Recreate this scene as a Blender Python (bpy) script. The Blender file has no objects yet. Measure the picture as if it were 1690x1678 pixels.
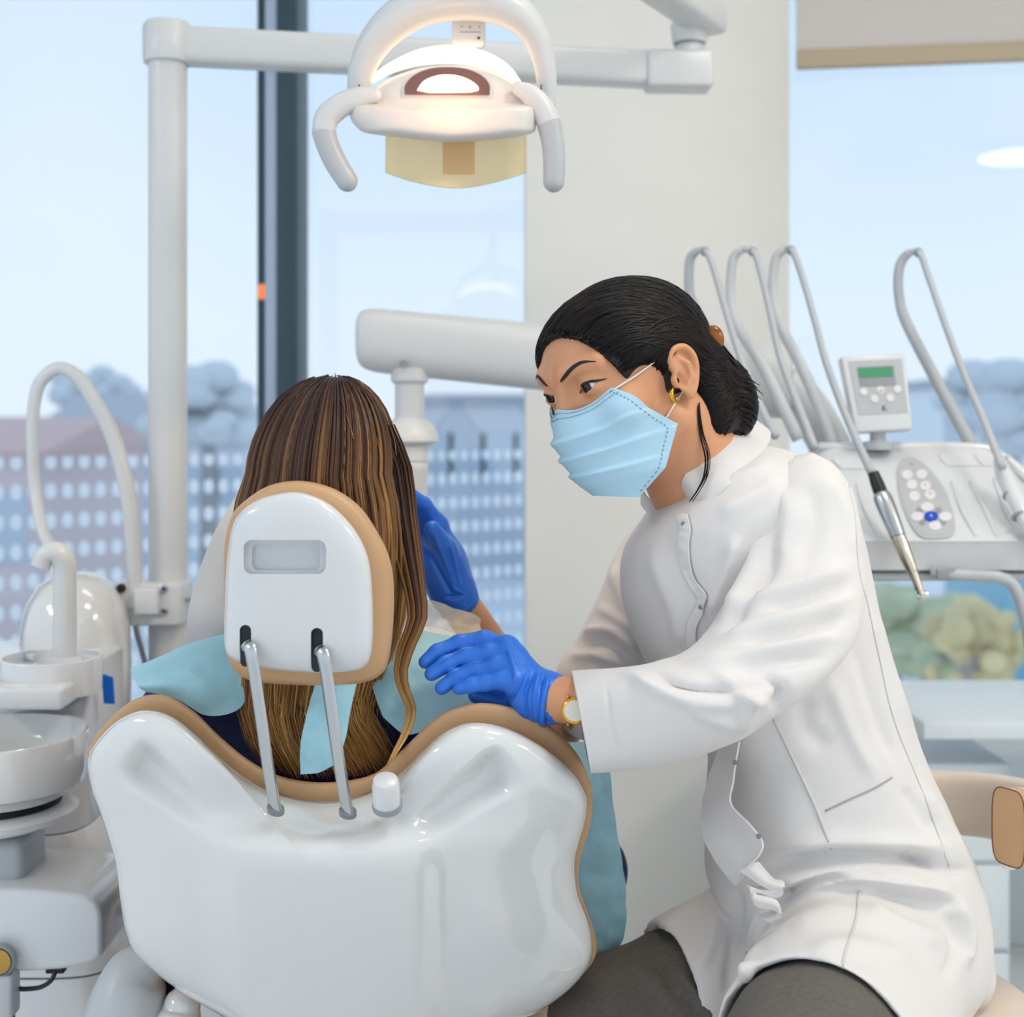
import bpy, bmesh, math, random
import numpy as np
from mathutils import Vector, Matrix, Euler
from mathutils.bvhtree import BVHTree
rnd = random.Random(7)
F = 2200.0; CX = 845.0; CY = 700.0; CH = 1.15
SC = bpy.context.scene
COL = SC.collection
PI = math.pi
V = Vector

def P(px, py, Y):
    return V(((px - CX) * Y / F, Y, CH - (py - CY) * Y / F))

def px_of(co):
    co = np.asarray(co)
    return co[:, 0] / co[:, 1] * F + CX, CY - (co[:, 2] - CH) / co[:, 1] * F

def lin(c):
    f = lambda u: u / 12.92 if u <= .04045 else ((u + .055) / 1.055) ** 2.4
    return tuple(f(x / 255.0) for x in c) + (1.0,)

# ------------------------------------------------------------------ materials
def mat(name, rgb, rough=.5, metal=0., spec=.5, bump=0., bscale=200., var=0., vscale=6., coat=0., sss=0., emit=None,
        estr=0., sheen=0., trans=0., aniso=None):
    m = bpy.data.materials.new(name); m.use_nodes = True
    nt = m.node_tree; b = nt.nodes['Principled BSDF']
    b.inputs['Base Color'].default_value = lin(rgb)
    b.inputs['Roughness'].default_value = rough
    b.inputs['Metallic'].default_value = metal
    b.inputs['Specular IOR Level'].default_value = spec
    b.inputs['Coat Weight'].default_value = coat
    b.inputs['Coat Roughness'].default_value = .04
    b.inputs['Transmission Weight'].default_value = trans
    if sss:
        b.inputs['Subsurface Weight'].default_value = sss
        b.inputs['Subsurface Radius'].default_value = (1., .35, .2)
        b.inputs['Subsurface Scale'].default_value = .006
    if sheen:
        b.inputs['Sheen Weight'].default_value = sheen
    if emit:
        b.inputs['Emission Color'].default_value = lin(emit)
        b.inputs['Emission Strength'].default_value = estr
    tc = nt.nodes.new('ShaderNodeTexCoord')
    if var > 0:
        n = nt.nodes.new('ShaderNodeTexNoise'); n.inputs['Scale'].default_value = vscale
        n.inputs['Detail'].default_value = 4
        nt.links.new(tc.outputs['Object'], n.inputs['Vector'])
        r = nt.nodes.new('ShaderNodeValToRGB')
        c = lin(rgb)
        r.color_ramp.elements[0].position = .3; r.color_ramp.elements[1].position = .7
        r.color_ramp.elements[0].color = tuple(x * (1 - var) for x in c[:3]) + (1,)
        r.color_ramp.elements[1].color = tuple(min(1, x * (1 + var)) for x in c[:3]) + (1,)
        nt.links.new(n.outputs['Fac'], r.inputs['Fac'])
        nt.links.new(r.outputs['Color'], b.inputs['Base Color'])
    if bump > 0:
        n = nt.nodes.new('ShaderNodeTexNoise'); n.inputs['Scale'].default_value = bscale
        n.inputs['Detail'].default_value = 3
        nt.links.new(tc.outputs['Object'], n.inputs['Vector'])
        bp = nt.nodes.new('ShaderNodeBump'); bp.inputs['Strength'].default_value = bump
        bp.inputs['Distance'].default_value = .002
        nt.links.new(n.outputs['Fac'], bp.inputs['Height'])
        nt.links.new(bp.outputs['Normal'], b.inputs['Normal'])
    return m

def hair_mat(name, stops, rough=.38, spec=.4):
    """colour along each strand (attribute hv: x = position root to tip, y = random per strand)"""
    m = bpy.data.materials.new(name); m.use_nodes = True
    nt = m.node_tree; b = nt.nodes['Principled BSDF']
    at = nt.nodes.new('ShaderNodeAttribute'); at.attribute_name = 'hv'
    sp = nt.nodes.new('ShaderNodeSeparateXYZ'); nt.links.new(at.outputs['Vector'], sp.inputs[0])
    r = nt.nodes.new('ShaderNodeValToRGB')
    while len(r.color_ramp.elements) < len(stops): r.color_ramp.elements.new(.5)
    for e, (p, c) in zip(r.color_ramp.elements, stops):
        e.position = p; e.color = lin(c)
    ma = nt.nodes.new('ShaderNodeMath'); ma.operation = 'MULTIPLY_ADD'
    nt.links.new(sp.outputs['Y'], ma.inputs[0]); ma.inputs[1].default_value = .8
    nt.links.new(sp.outputs['X'], ma.inputs[2])
    ms = nt.nodes.new('ShaderNodeMath'); ms.operation = 'SUBTRACT'
    nt.links.new(ma.outputs[0], ms.inputs[0]); ms.inputs[1].default_value = .4
    nt.links.new(ms.outputs[0], r.inputs['Fac'])
    nt.links.new(r.outputs['Color'], b.inputs['Base Color'])
    b.inputs['Roughness'].default_value = rough
    b.inputs['Specular IOR Level'].default_value = spec
    return m

# ------------------------------------------------------------------ splines
def cr(pts, per, closed=False):
    """Catmull-Rom through points (k,d) -> dense array"""
    p = np.asarray([tuple(q) for q in pts], float)
    k = len(p); out = []
    segs = k if closed else k - 1
    for i in range(segs):
        if closed:
            a, b, c, d = p[(i - 1) % k], p[i], p[(i + 1) % k], p[(i + 2) % k]
        else:
            a = p[i - 1] if i > 0 else 2 * p[0] - p[1]
            b = p[i]; c = p[i + 1]
            d = p[i + 2] if i + 2 < k else 2 * p[-1] - p[-2]
        for j in range(per):
            t = j / per
            out.append(.5 * (2 * b + (c - a) * t + (2 * a - 5 * b + 4 * c - d) * t * t + (3 * b - a - 3 * c + d) * t ** 3))
    if not closed: out.append(p[-1])
    return np.array(out)

def resample(pts, n, closed=False):
    p = np.asarray(pts, float)
    if closed: p = np.vstack([p, p[:1]])
    L = np.concatenate([[0], np.cumsum(np.linalg.norm(np.diff(p, axis=0), axis=1))])
    t = np.linspace(0, L[-1], n + 1)[:-1] if closed else np.linspace(0, L[-1], n)
    return np.stack([np.interp(t, L, p[:, i]) for i in range(p.shape[1])], 1)

# ------------------------------------------------------------------ mesh builder
class MB:
    def __init__(s): s.v = []; s.f = []; s.hv = []; s.use_hv = False
    def add(s, vs, fs, hv=None):
        o = len(s.v)
        s.v.extend([tuple(map(float, v)) for v in vs]); s.f.extend([tuple(int(i) + o for i in f) for f in fs])
        if hv is not None:
            s.use_hv = True; s.hv.extend(hv)
        elif s.use_hv: s.hv.extend([(0, 0, 0)] * len(vs))
        return s
    def loft(s, rings, cap0=True, cap1=True, per=1, closed=True, hv=None):
        R = np.asarray([[tuple(q) for q in r] for r in rings], float)
        k, n, _ = R.shape
        if per > 1: R = cr(R.reshape(k, n * 3), per).reshape(-1, n, 3); k = len(R)
        vs = R.reshape(-1, 3); fs = []
        m = n if closed else n - 1
        for i in range(k - 1):
            for j in range(m):
                a = i * n + j; b = i * n + (j + 1) % n
                fs.append((a, b, b + n, a + n))
        vs = list(map(tuple, vs))
        if cap0 and closed:
            c = R[0].mean(0); vs.append(tuple(c)); q = len(vs) - 1
            fs += [((j + 1) % n, j, q) for j in range(n)]
        if cap1 and closed:
            c = R[-1].mean(0); vs.append(tuple(c)); q = len(vs) - 1; o = (k - 1) * n
            fs += [(o + j, o + (j + 1) % n, q) for j in range(n)]
        return s.add(vs, fs, hv)
    def tube(s, pts, r, n=14, per=6, cap=True, up=(0, 0, 1), flat=1.0, rnd_end=False, hvf=None):
        """r: radius or list per control point; flat: ratio of the radius along 'up' side axis"""
        p = np.asarray([tuple(q) for q in pts], float)
        rr = np.full(len(p), r, float) if np.isscalar(r) else np.asarray(r, float)
        D = cr(np.hstack([p, rr[:, None]]), per) if per > 1 else np.hstack([p, rr[:, None]])
        c = D[:, :3]; rad = np.maximum(D[:, 3], 1e-5)
        T = np.gradient(c, axis=0); T /= np.linalg.norm(T, axis=1)[:, None] + 1e-12
        u = np.asarray(up, float); rings = []
        N = u - T[0] * u.dot(T[0])
        if np.linalg.norm(N) < 1e-3: N = np.cross(T[0], (1, .3, .2))
        th = np.arange(n) * 2 * PI / n
        seq = []
        for i in range(len(c)):
            N = N - T[i] * N.dot(T[i]); N /= np.linalg.norm(N) + 1e-12
            B = np.cross(T[i], N)
            seq.append((c[i], N.copy(), B, rad[i], T[i]))
        def ring(c0, N, B, ra): return [c0 + ra * (np.cos(t) * N * flat + np.sin(t) * B) for t in th]
        if rnd_end:
            c0, N, B, ra, T0 = seq[0]
            for a in (80, 60, 35, 15): rings.append(ring(c0 - T0 * ra * math.sin(math.radians(a)), N, B, ra * math.cos(math.radians(a))))
        for q in seq: rings.append(ring(*q[:4]))
        if rnd_end:
            c0, N, B, ra, T0 = seq[-1]
            for a in (15, 35, 60, 80): rings.append(ring(c0 + T0 * ra * math.sin(math.radians(a)), N, B, ra * math.cos(math.radians(a))))
        hv = None
        if hvf is not None:
            hv = [(i / (len(rings) - 1), hvf, 0) for i in range(len(rings)) for _ in range(n)]
            if cap: hv += [(0, hvf, 0), (1, hvf, 0)]
        return s.loft(rings, cap, cap, hv=hv)
    def lathe(s, prof, o=(0, 0, 0), axis=(0, 0, 1), n=48):
        """prof: (radius, height) list; closed at ends with caps"""
        o = V(o); z = V(axis).normalized()
        x = z.orthogonal().normalized(); y = z.cross(x)
        rings = [[o + z * h + (x * math.cos(2 * PI * j / n) + y * math.sin(2 * PI * j / n)) * max(r, 1e-5) for j in range(n)] for r, h in prof]
        return s.loft(rings)
    def box(s, c, size, bev=.004, rot=None, seg=3):
        bm = bmesh.new(); bmesh.ops.create_cube(bm, size=1)
        for v in bm.verts: v.co = V((v.co.x * size[0], v.co.y * size[1], v.co.z * size[2]))
        if bev: bmesh.ops.bevel(bm, geom=bm.edges[:], offset=bev, segments=seg, profile=.5, affect='EDGES')
        M = Matrix.Translation(V(c)) @ (rot.to_4x4() if rot is not None else Matrix())
        bm.transform(M); bm.verts.index_update()
        s.add([v.co for v in bm.verts], [[v.index for v in f.verts] for f in bm.faces]); bm.free(); return s
    def prism(s, poly, d, bev=0.0, seg=3):
        """closed polygon of 3-D points swept by vector d"""
        bm = bmesh.new(); d = V(d)
        a = [bm.verts.new(V(p)) for p in poly]; b = [bm.verts.new(V(p) + d) for p in poly]
        n = len(a)
        bm.faces.new(a); bm.faces.new(b[::-1])
        for i in range(n): bm.faces.new((a[i], b[i], b[(i + 1) % n], a[(i + 1) % n]))
        bmesh.ops.recalc_face_normals(bm, faces=bm.faces[:])
        if bev:
            bmesh.ops.bevel(bm, geom=bm.edges[:], offset=bev, segments=seg, profile=.5, affect='EDGES', clamp_overlap=True)
        bm.verts.index_update()
        s.add([v.co for v in bm.verts], [[v.index for v in f.verts] for f in bm.faces]); bm.free(); return s
    def ell(s, c, r, rot=None, n=32, m=18):
        c = V(c); vs = []; 
        rings = []
        for i in range(1, m):
            a = -PI / 2 + PI * i / m
            ring = []
            for j in range(n):
                q = V((math.cos(a) * math.cos(2 * PI * j / n) * r[0], math.cos(a) * math.sin(2 * PI * j / n) * r[1], math.sin(a) * r[2]))
                if rot is not None: q = rot @ q
                ring.append(c + q)
            rings.append(ring)
        return s.loft(rings)
    def inflate(s, out, ctr, Yf, front, back, N=220, nr=26, p=.55, q=.62, disp=None, pb=.55, qb=.62, smooth=8):
        """solid from a closed outline: domed towards the viewer by 'front', away by 'back'"""
        o = resample(cr(out, smooth, True), N, True); c = np.asarray(ctr, float)
        vs = []; fs = []
        def pt(a, sgn):
            s_ = math.sin(a) ** (p if sgn < 0 else pb); d_ = math.cos(a) ** (q if sgn < 0 else qb)
            for xy in o:
                w = c + (xy - c) * s_
                y = Yf(w[0], w[1]) + (-front * d_ if sgn < 0 else back * d_)
                if disp and sgn < 0: y += disp(w[0], w[1], s_)
                vs.append(P(w[0], w[1], y))
        angs = [(PI / 2) * (i / nr) for i in range(1, nr + 1)]
        for a in angs: pt(max(a, 1e-4) if a < PI / 2 else PI / 2, -1)
        nb = 14
        angsb = [(PI / 2) * (i / nb) for i in range(nb - 1, 0, -1)]
        for a in angsb: pt(a, 1)
        K = nr + len(angsb)
        for i in range(K - 1):
            for j in range(N):
                a_ = i * N + j; b_ = i * N + (j + 1) % N
                fs.append((a_, a_ + N, b_ + N, b_))
        y = Yf(*c) - front + (disp(c[0], c[1], 0) if disp else 0)
        vs.append(P(c[0], c[1], y)); f0 = len(vs) - 1
        vs.append(P(c[0], c[1], Yf(*c) + back)); b0 = len(vs) - 1
        fs += [(j, (j + 1) % N, f0) for j in range(N)]
        o_ = (K - 1) * N
        fs += [(o_ + (j + 1) % N, o_ + j, b0) for j in range(N)]
        return s.add(vs, fs)
    def patch(s, grid, nu=8, nv=8, thick=.0, fn=None):
        """Catmull-Rom surface through a control grid of 3-D points; thick gives it a second side"""
        G = np.asarray([[tuple(q) for q in r] for r in grid], float); k, m, _ = G.shape
        A = cr(G.reshape(k, m * 3), nu).reshape(-1, m, 3)
        B = cr(A.transpose(1, 0, 2).reshape(m, -1), nv).reshape(-1, A.shape[0], 3).transpose(1, 0, 2)
        K, M, _ = B.shape
        if fn is not None: B = fn(B)
        fs = [(i * M + j, i * M + j + 1, (i + 1) * M + j + 1, (i + 1) * M + j) for i in range(K - 1) for j in range(M - 1)]
        if not thick: return s.add(B.reshape(-1, 3), fs)
        du = np.gradient(B, axis=0); dv = np.gradient(B, axis=1)
        n = np.cross(du, dv); n /= np.linalg.norm(n, axis=2)[..., None] + 1e-12
        C = B + n * thick
        o = K * M
        fs2 = [tuple(x + o for x in f[::-1]) for f in fs]
        rim = []
        path = [(0, j) for j in range(M - 1)] + [(i, M - 1) for i in range(K - 1)] + [(K - 1, j) for j in range(M - 1, 0, -1)] + [(i, 0) for i in range(K - 1, 0, -1)]
        ids = [i * M + j for i, j in path]
        for a, b in zip(ids, ids[1:] + ids[:1]): rim.append((b, a, a + o, b + o))
        return s.add(np.vstack([B.reshape(-1, 3), C.reshape(-1, 3)]), fs + fs2 + rim)
    def build(s, name, m, parent=None, sharp=40, kind=None):
        return link_mesh(name, np.array(s.v, float).reshape(-1, 3), s.f, m, parent, sharp, s.hv if s.use_hv else None, kind)

def origin_of(o):
    w = V((0, 0, 0))
    while o is not None:
        w += o.location; o = o.parent
    return w

def link_mesh(name, v, f, m, parent=None, sharp=40, hv=None, kind=None, recalc=True):
    v = np.asarray(v, float)
    if parent is not None:
        off = origin_of(parent); loc = V((0, 0, 0))
    else:
        lo = v.min(0); hi = v.max(0); off = V(((lo[0] + hi[0]) / 2, (lo[1] + hi[1]) / 2, lo[2])); loc = off
    me = bpy.data.meshes.new(name)
    me.from_pydata([tuple(x) for x in (v - np.array(off))], [], [tuple(map(int, q)) for q in f])
    me.validate()
    if hv is not None:
        a = me.attributes.new('hv', 'FLOAT_VECTOR', 'POINT')
        a.data.foreach_set('vector', np.asarray(hv, 'f').ravel())
    if recalc:
        bm = bmesh.new(); bm.from_mesh(me); bmesh.ops.recalc_face_normals(bm, faces=bm.faces[:]); bm.to_mesh(me); bm.free()
    me.shade_smooth()
    if sharp < 180: me.set_sharp_from_angle(angle=math.radians(sharp))
    me.materials.append(m)
    o = bpy.data.objects.new(name, me); COL.objects.link(o)
    o.location = loc
    if parent is not None: o.parent = parent
    if kind: o['kind'] = kind
    return o

def tag(o, label, cat, group=None):
    o['label'] = label; o['category'] = cat
    if group: o['group'] = group
    return o
def thing(name, label, cat, loc, group=None):
    o = bpy.data.objects.new(name, None); COL.objects.link(o); o.location = V(loc); o.empty_display_size = .05
    return tag(o, label, cat, group)
def struct(name, mb, m, sharp=40):
    return mb.build(name, m, None, sharp, 'structure')

# ------------------------------------------------------------------ implicit shapes -> mesh (surface nets)
def nets(f, lo, hi, h):
    lo = np.asarray(lo, float); hi = np.asarray(hi, float)
    n = np.ceil((hi - lo) / h).astype(int) + 1
    ax = [(lo[i] + h * np.arange(n[i])).astype('f') for i in range(3)]
    S = f(ax[0][:, None, None], ax[1][None, :, None], ax[2][None, None, :]).astype('f')
    S = np.broadcast_to(S, tuple(n)).copy()
    S[0] = S[-1] = 1; S[:, 0] = S[:, -1] = 1; S[:, :, 0] = S[:, :, -1] = 1
    ins = S < 0
    c = np.zeros(tuple(n - 1), 'u1')
    for a in (0, 1):
        for b in (0, 1):
            for d in (0, 1): c += ins[a:n[0] - 1 + a, b:n[1] - 1 + b, d:n[2] - 1 + d]
    I, J, K = np.nonzero((c > 0) & (c < 8))
    pos = np.zeros((len(I), 3)); cnt = np.zeros(len(I))
    cor = [(a, b, d) for a in (0, 1) for b in (0, 1) for d in (0, 1)]
    for p in cor:
        for q in cor:
            if sum(abs(x - y) for x, y in zip(p, q)) != 1 or p > q: continue
            s0 = S[I + p[0], J + p[1], K + p[2]]; s1 = S[I + q[0], J + q[1], K + q[2]]
            m = (s0 < 0) != (s1 < 0)
            t = np.where(m, s0 / np.where(m, s0 - s1, 1), 0)
            e = np.asarray(p)[None] + t[:, None] * (np.asarray(q) - np.asarray(p))[None]
            pos[m] += e[m]; cnt[m] += 1
    vs = lo + h * (np.stack([I, J, K], 1) + pos / cnt[:, None])
    idx = np.full(tuple(n - 1), -1, int); idx[I, J, K] = np.arange(len(I))
    fs = []
    for a in range(3):
        b, d = (a + 1) % 3, (a + 2) % 3
        sl0 = [slice(None)] * 3; sl1 = [slice(None)] * 3
        sl0[a] = slice(0, n[a] - 1); sl1[a] = slice(1, n[a])
        A = ins[tuple(sl0)]; B = ins[tuple(sl1)]
        E = np.argwhere(A != B)
        E = E[(E[:, b] > 0) & (E[:, d] > 0) & (E[:, b] < n[b] - 1) & (E[:, d] < n[d] - 1)]
        fl = A[E[:, 0], E[:, 1], E[:, 2]]
        def cell(db, dd):
            q = E.copy(); q[:, b] += db; q[:, d] += dd
            return idx[q[:, 0], q[:, 1], q[:, 2]]
        Q = np.stack([cell(-1, -1), cell(0, -1), cell(0, 0), cell(-1, 0)], 1)
        Q[~fl] = Q[~fl][:, ::-1]
        fs.append(Q)
    fs = np.vstack(fs); fs = fs[(fs >= 0).all(1)]
    return vs, fs

def relax(v, f, it=2, lam=.5):
    f = np.asarray(f); e = np.vstack([f[:, [i, (i + 1) % f.shape[1]]] for i in range(f.shape[1])])
    deg = np.bincount(e.ravel(), minlength=len(v)).astype(float)[:, None]
    for _ in range(it):
        s = np.zeros_like(v)
        np.add.at(s, e[:, 0], v[e[:, 1]]); np.add.at(s, e[:, 1], v[e[:, 0]])
        v = v + lam * (s / np.maximum(deg, 1) - v)
    return v

def vnormals(v, f):
    f = np.asarray(f); n = np.zeros_like(v)
    a = v[f[:, 2]] - v[f[:, 0]]; b = v[f[:, -1]] - v[f[:, 1]]
    fn = np.cross(a, b)
    for i in range(f.shape[1]): np.add.at(n, f[:, i], fn)
    return n / (np.linalg.norm(n, axis=1)[:, None] + 1e-12)

def sd_cap(x, y, z, a, b, ra, rb=None):
    rb = ra if rb is None else rb
    a = np.asarray(a, float); d = np.asarray(b, float) - a; L = d.dot(d)
    t = np.clip(((x - a[0]) * d[0] + (y - a[1]) * d[1] + (z - a[2]) * d[2]) / L, 0, 1)
    return np.sqrt((x - a[0] - t * d[0]) ** 2 + (y - a[1] - t * d[1]) ** 2 + (z - a[2] - t * d[2]) ** 2) - (ra + (rb - ra) * t)
def sd_ell(x, y, z, c, r, R=None):
    X, Y_, Z = x - c[0], y - c[1], z - c[2]
    if R is not None:
        R = np.asarray(R)
        X, Y_, Z = (R[0][0] * X + R[1][0] * Y_ + R[2][0] * Z), (R[0][1] * X + R[1][1] * Y_ + R[2][1] * Z), (R[0][2] * X + R[1][2] * Y_ + R[2][2] * Z)
    k0 = np.sqrt((X / r[0]) ** 2 + (Y_ / r[1]) ** 2 + (Z / r[2]) ** 2)
    k1 = np.sqrt((X / r[0] ** 2) ** 2 + (Y_ / r[1] ** 2) ** 2 + (Z / r[2] ** 2) ** 2)
    return k0 * (k0 - 1) / np.maximum(k1, 1e-6)
def smin(a, b, k):
    h = np.clip(.5 + .5 * (b - a) / k, 0, 1)
    return b + (a - b) * h - k * h * (1 - h)
def smax(a, b, k): return -smin(-a, -b, k)
def chain(x, y, z, pts, rad, k=.01):
    d = None
    for i in range(len(pts) - 1):
        e = sd_cap(x, y, z, pts[i], pts[i + 1], rad[i], rad[i + 1])
        d = e if d is None else smin(d, e, k)
    return d

def bvh_of(v, f): return BVHTree.FromPolygons([tuple(q) for q in v], [tuple(map(int, q)) for q in f])
def onsurf(bvh, px, py, off=0., default=1.4):
    """depth at which the sight line through a point of the picture meets a surface, lifted off it by off"""
    d = P(px, py, 1.0) - V((0, 0, CH)); d.normalize()
    hit = bvh.ray_cast(V((0, 0, CH)), d)
    if hit[0] is None: return P(px, py, default)
    n = hit[1]
    if n.dot(d) > 0: n = -n
    return hit[0] + n * off

def folds(v, f, lst, facing=True):
    """cloth folds: each (points, width px, height m, kind) raises or sinks the cloth along a line"""
    n = vnormals(v, f); x, y = px_of(v)
    if (n * (v - v.mean(0))).sum() < 0: n = -n
    vd = v - np.array([0, 0, CH]); vd /= np.linalg.norm(vd, axis=1)[:, None]
    w0 = np.clip(-(n * vd).sum(1) * 2.5 + .1, 0, 1) if facing else np.ones(len(v))
    dsp = np.zeros(len(v))
    for pts, w, amp, kind in lst:
        L = cr(pts, 8) if len(pts) > 2 else np.asarray(pts, float)
        best = np.full(len(v), 1e9); sg = np.zeros(len(v)); tt = np.zeros(len(v))
        m = (x > L[:, 0].min() - 4 * w) & (x < L[:, 0].max() + 4 * w) & (y > L[:, 1].min() - 4 * w) & (y < L[:, 1].max() + 4 * w)
        if not m.any(): continue
        X = x[m]; Y = y[m]; bb = best[m]; ss = sg[m]; t_ = tt[m]; ns = len(L) - 1
        for i in range(ns):
            a = L[i]; d = L[i + 1] - a; l2 = d.dot(d) + 1e-9
            t = np.clip(((X - a[0]) * d[0] + (Y - a[1]) * d[1]) / l2, 0, 1)
            ex = X - a[0] - t * d[0]; ey = Y - a[1] - t * d[1]
            ds = np.hypot(ex, ey); s = np.sign(d[0] * ey - d[1] * ex)
            k = ds < bb
            bb[k] = ds[k]; ss[k] = s[k]; t_[k] = (i + t[k]) / ns
        u = bb / w
        fade = np.clip(np.minimum(t_, 1 - t_) * 5 + .15, 0, 1)
        if kind == 'r': g = np.exp(-u * u)
        elif kind == 'v': g = -np.exp(-u * u)
        else:            # 's': one side rides over the other
            su = u * ss; g = np.where(su > 0, np.exp(-(su * .8) ** 2), -np.exp(-(su * 2.2) ** 2) + 0) 
            g = np.where(su > 0, np.exp(-(su * .9) ** 2) , (1 + su * 3.2) * np.exp(-(su * 2.) ** 2))
        dsp[m] += amp * g * fade
    return v + n * (dsp * w0)[:, None]

def vnoise(v, scale, seed=0):
    """smooth value noise on points, vectorised"""
    q = np.asarray(v) * scale + seed * 17.13; i = np.floor(q).astype(np.int64); t = q - i; t = t * t * (3 - 2 * t)
    def h(a, b, c):
        k = (a * 374761393 + b * 668265263 + c * 2147483647 + 1013904223) & 0xffffffff
        k = ((k ^ (k >> 13)) * 1274126177) & 0xffffffff
        return ((k ^ (k >> 16)) & 0xffff) / 65535.0 * 2 - 1
    r = 0
    for a in (0, 1):
        for b in (0, 1):
            for c in (0, 1):
                w = (t[:, 0] if a else 1 - t[:, 0]) * (t[:, 1] if b else 1 - t[:, 1]) * (t[:, 2] if c else 1 - t[:, 2])
                r = r + w * h(i[:, 0] + a, i[:, 1] + b, i[:, 2] + c)
    return r

def ring(L, R, Y, t, n=40, e=2.4, dy=0.0):
    """closed cross-section between two edge points of the picture, at depth Y with half thickness t; dy turns it"""
    a, b = P(L[0], L[1], Y - dy), P(R[0], R[1], Y + dy); c = (a + b) / 2; h = (b - a) / 2; k = V((0, t, 0)); out = []
    for j in range(n):
        th = 2 * PI * j / n; C, S_ = math.cos(th), math.sin(th)
        out.append(c + h * math.copysign(abs(C) ** (2 / e), C) + k * math.copysign(abs(S_) ** (2 / e), S_))
    return out

def evaluated(name, v, f, mods):
    """run modifiers on a temporary mesh and hand back plain vertices and faces"""
    me = bpy.data.meshes.new(name); me.from_pydata([tuple(q) for q in v], [], [tuple(q) for q in f])
    bm = bmesh.new(); bm.from_mesh(me); bmesh.ops.recalc_face_normals(bm, faces=bm.faces[:]); bm.to_mesh(me); bm.free()
    o = bpy.data.objects.new(name, me); COL.objects.link(o)
    for typ, kw in mods:
        md = o.modifiers.new('m', typ)
        for k, q in kw.items(): setattr(md, k, q)
    dg = bpy.context.evaluated_depsgraph_get(); ev = o.evaluated_get(dg)
    m2 = ev.to_mesh()
    nv = np.empty(len(m2.vertices) * 3); m2.vertices.foreach_get('co', nv); nv = nv.reshape(-1, 3).copy()
    nf = [tuple(p.vertices) for p in m2.polygons]
    ev.to_mesh_clear(); bpy.data.objects.remove(o); bpy.data.meshes.remove(me)
    return nv, nf

def text_mesh(mb, txt, size, place, depth=.0006):
    """letters as solid mesh; place maps (x, y, z) local to world"""
    cu = bpy.data.curves.new('t', 'FONT'); cu.body = txt; cu.size = size; cu.extrude = depth; cu.align_x = 'CENTER'; cu.align_y = 'CENTER'
    o = bpy.data.objects.new('t', cu); COL.objects.link(o)
    dg = bpy.context.evaluated_depsgraph_get(); ev = o.evaluated_get(dg); m2 = ev.to_mesh()
    vs = [place @ v.co for v in m2.vertices]; fs = [tuple(p.vertices) for p in m2.polygons]
    ev.to_mesh_clear(); bpy.data.objects.remove(o); bpy.data.curves.remove(cu)
    mb.add(vs, fs)
EXPO=0.03; SKY=1.08; PW=37.
M = {}
M['wall'] = mat('wall_paint', (236, 235, 230), .6, var=.015, bump=.05, bscale=300)
M['ceil'] = mat('ceiling_paint', (238, 238, 235), .7)
M['floor'] = mat('floor_vinyl', (224, 225, 224), .35, var=.05, vscale=12)
M['frame'] = mat('dark_window_frame', (44, 72, 84), .45)
M['frame_light'] = mat('light_gasket', (168, 186, 208), .4)
M['white'] = mat('white_plastic', (222, 224, 226), .22, coat=.4)
M['gloss'] = mat('glossy_white_shell', (226, 227, 226), .12, coat=1.0)
M['satin'] = mat('satin_white_enamel', (216, 218, 218), .3)
M['lightgrey'] = mat('light_grey_plastic', (188, 192, 195), .35)
M['grey'] = mat('grey_plastic', (150, 156, 160), .4)
M['dark'] = mat('dark_gap', (22, 24, 27), .6)
M['black'] = mat('black_rubber', (18, 20, 24), .4)
M['tan'] = mat('tan_leatherette', (201, 160, 118), .38, bump=.12, bscale=500, var=.03)
M['tanlight'] = mat('cream_leatherette', (226, 208, 190), .4, bump=.1, bscale=500)
M['stitch'] = mat('brown_stitching', (120, 70, 40), .6)
M['steel'] = mat('brushed_steel', (196, 200, 204), .25, metal=1.)
M['chrome'] = mat('chrome', (225, 225, 222), .1, metal=1.)
M['chrome_reflect'] = mat('chrome_warm_reflection', (224, 212, 192), .14, metal=1.)  # silver with a warm reflection put into its colour
M['gold'] = mat('gold', (225, 170, 70), .22, metal=1.)
M['brass'] = mat('brass_cap', (190, 150, 80), .35, metal=.8)
M['pearl'] = mat('watch_dial', (245, 240, 225), .2)
M['glove'] = mat('nitrile_glove', (44, 118, 224), .38, bump=.25, bscale=260, sss=.0)
M['skin'] = mat('skin', (216, 156, 116), .48, sss=.18, var=.04, vscale=30, bump=.05, bscale=900)
M['skin2'] = mat('patient_skin', (226, 172, 142), .5, sss=.15)
M['coat'] = mat('lab_coat_cotton', (228, 225, 223), .8, bump=.18, bscale=1400, sheen=.15)
M['trouser'] = mat('grey_wool', (104, 100, 94), .85, bump=.5, bscale=1100, var=.12, vscale=220)
M['navy'] = mat('navy_shirt', (26, 34, 84), .8, bump=.2, bscale=500)
M['bib'] = mat('blue_paper', (166, 216, 232), .75, bump=.25, bscale=420, var=.03)
M['drape'] = mat('blue_sheet', (178, 228, 242), .8, bump=.3, bscale=700, var=.06, vscale=60)
M['maskblue'] = mat('mask_fabric', (178, 216, 236), .75, bump=.12, bscale=900)
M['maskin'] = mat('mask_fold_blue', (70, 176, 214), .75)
M['elastic'] = mat('white_elastic', (240, 240, 238), .7)
M['thread'] = mat('grey_thread', (110, 128, 150), .8)
M['seam'] = mat('seam_thread', (214, 211, 208), .85)
M['hairpiece'] = mat('tortoiseshell', (150, 84, 20), .2, var=.5, vscale=120)
M['eye'] = mat('eye_white', (226, 222, 218), .15)  # toned down for the shadow in the eye opening
M['iris'] = mat('dark_iris', (40, 24, 18), .08)
M['lash'] = mat('lashes', (20, 15, 14), .6)
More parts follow.
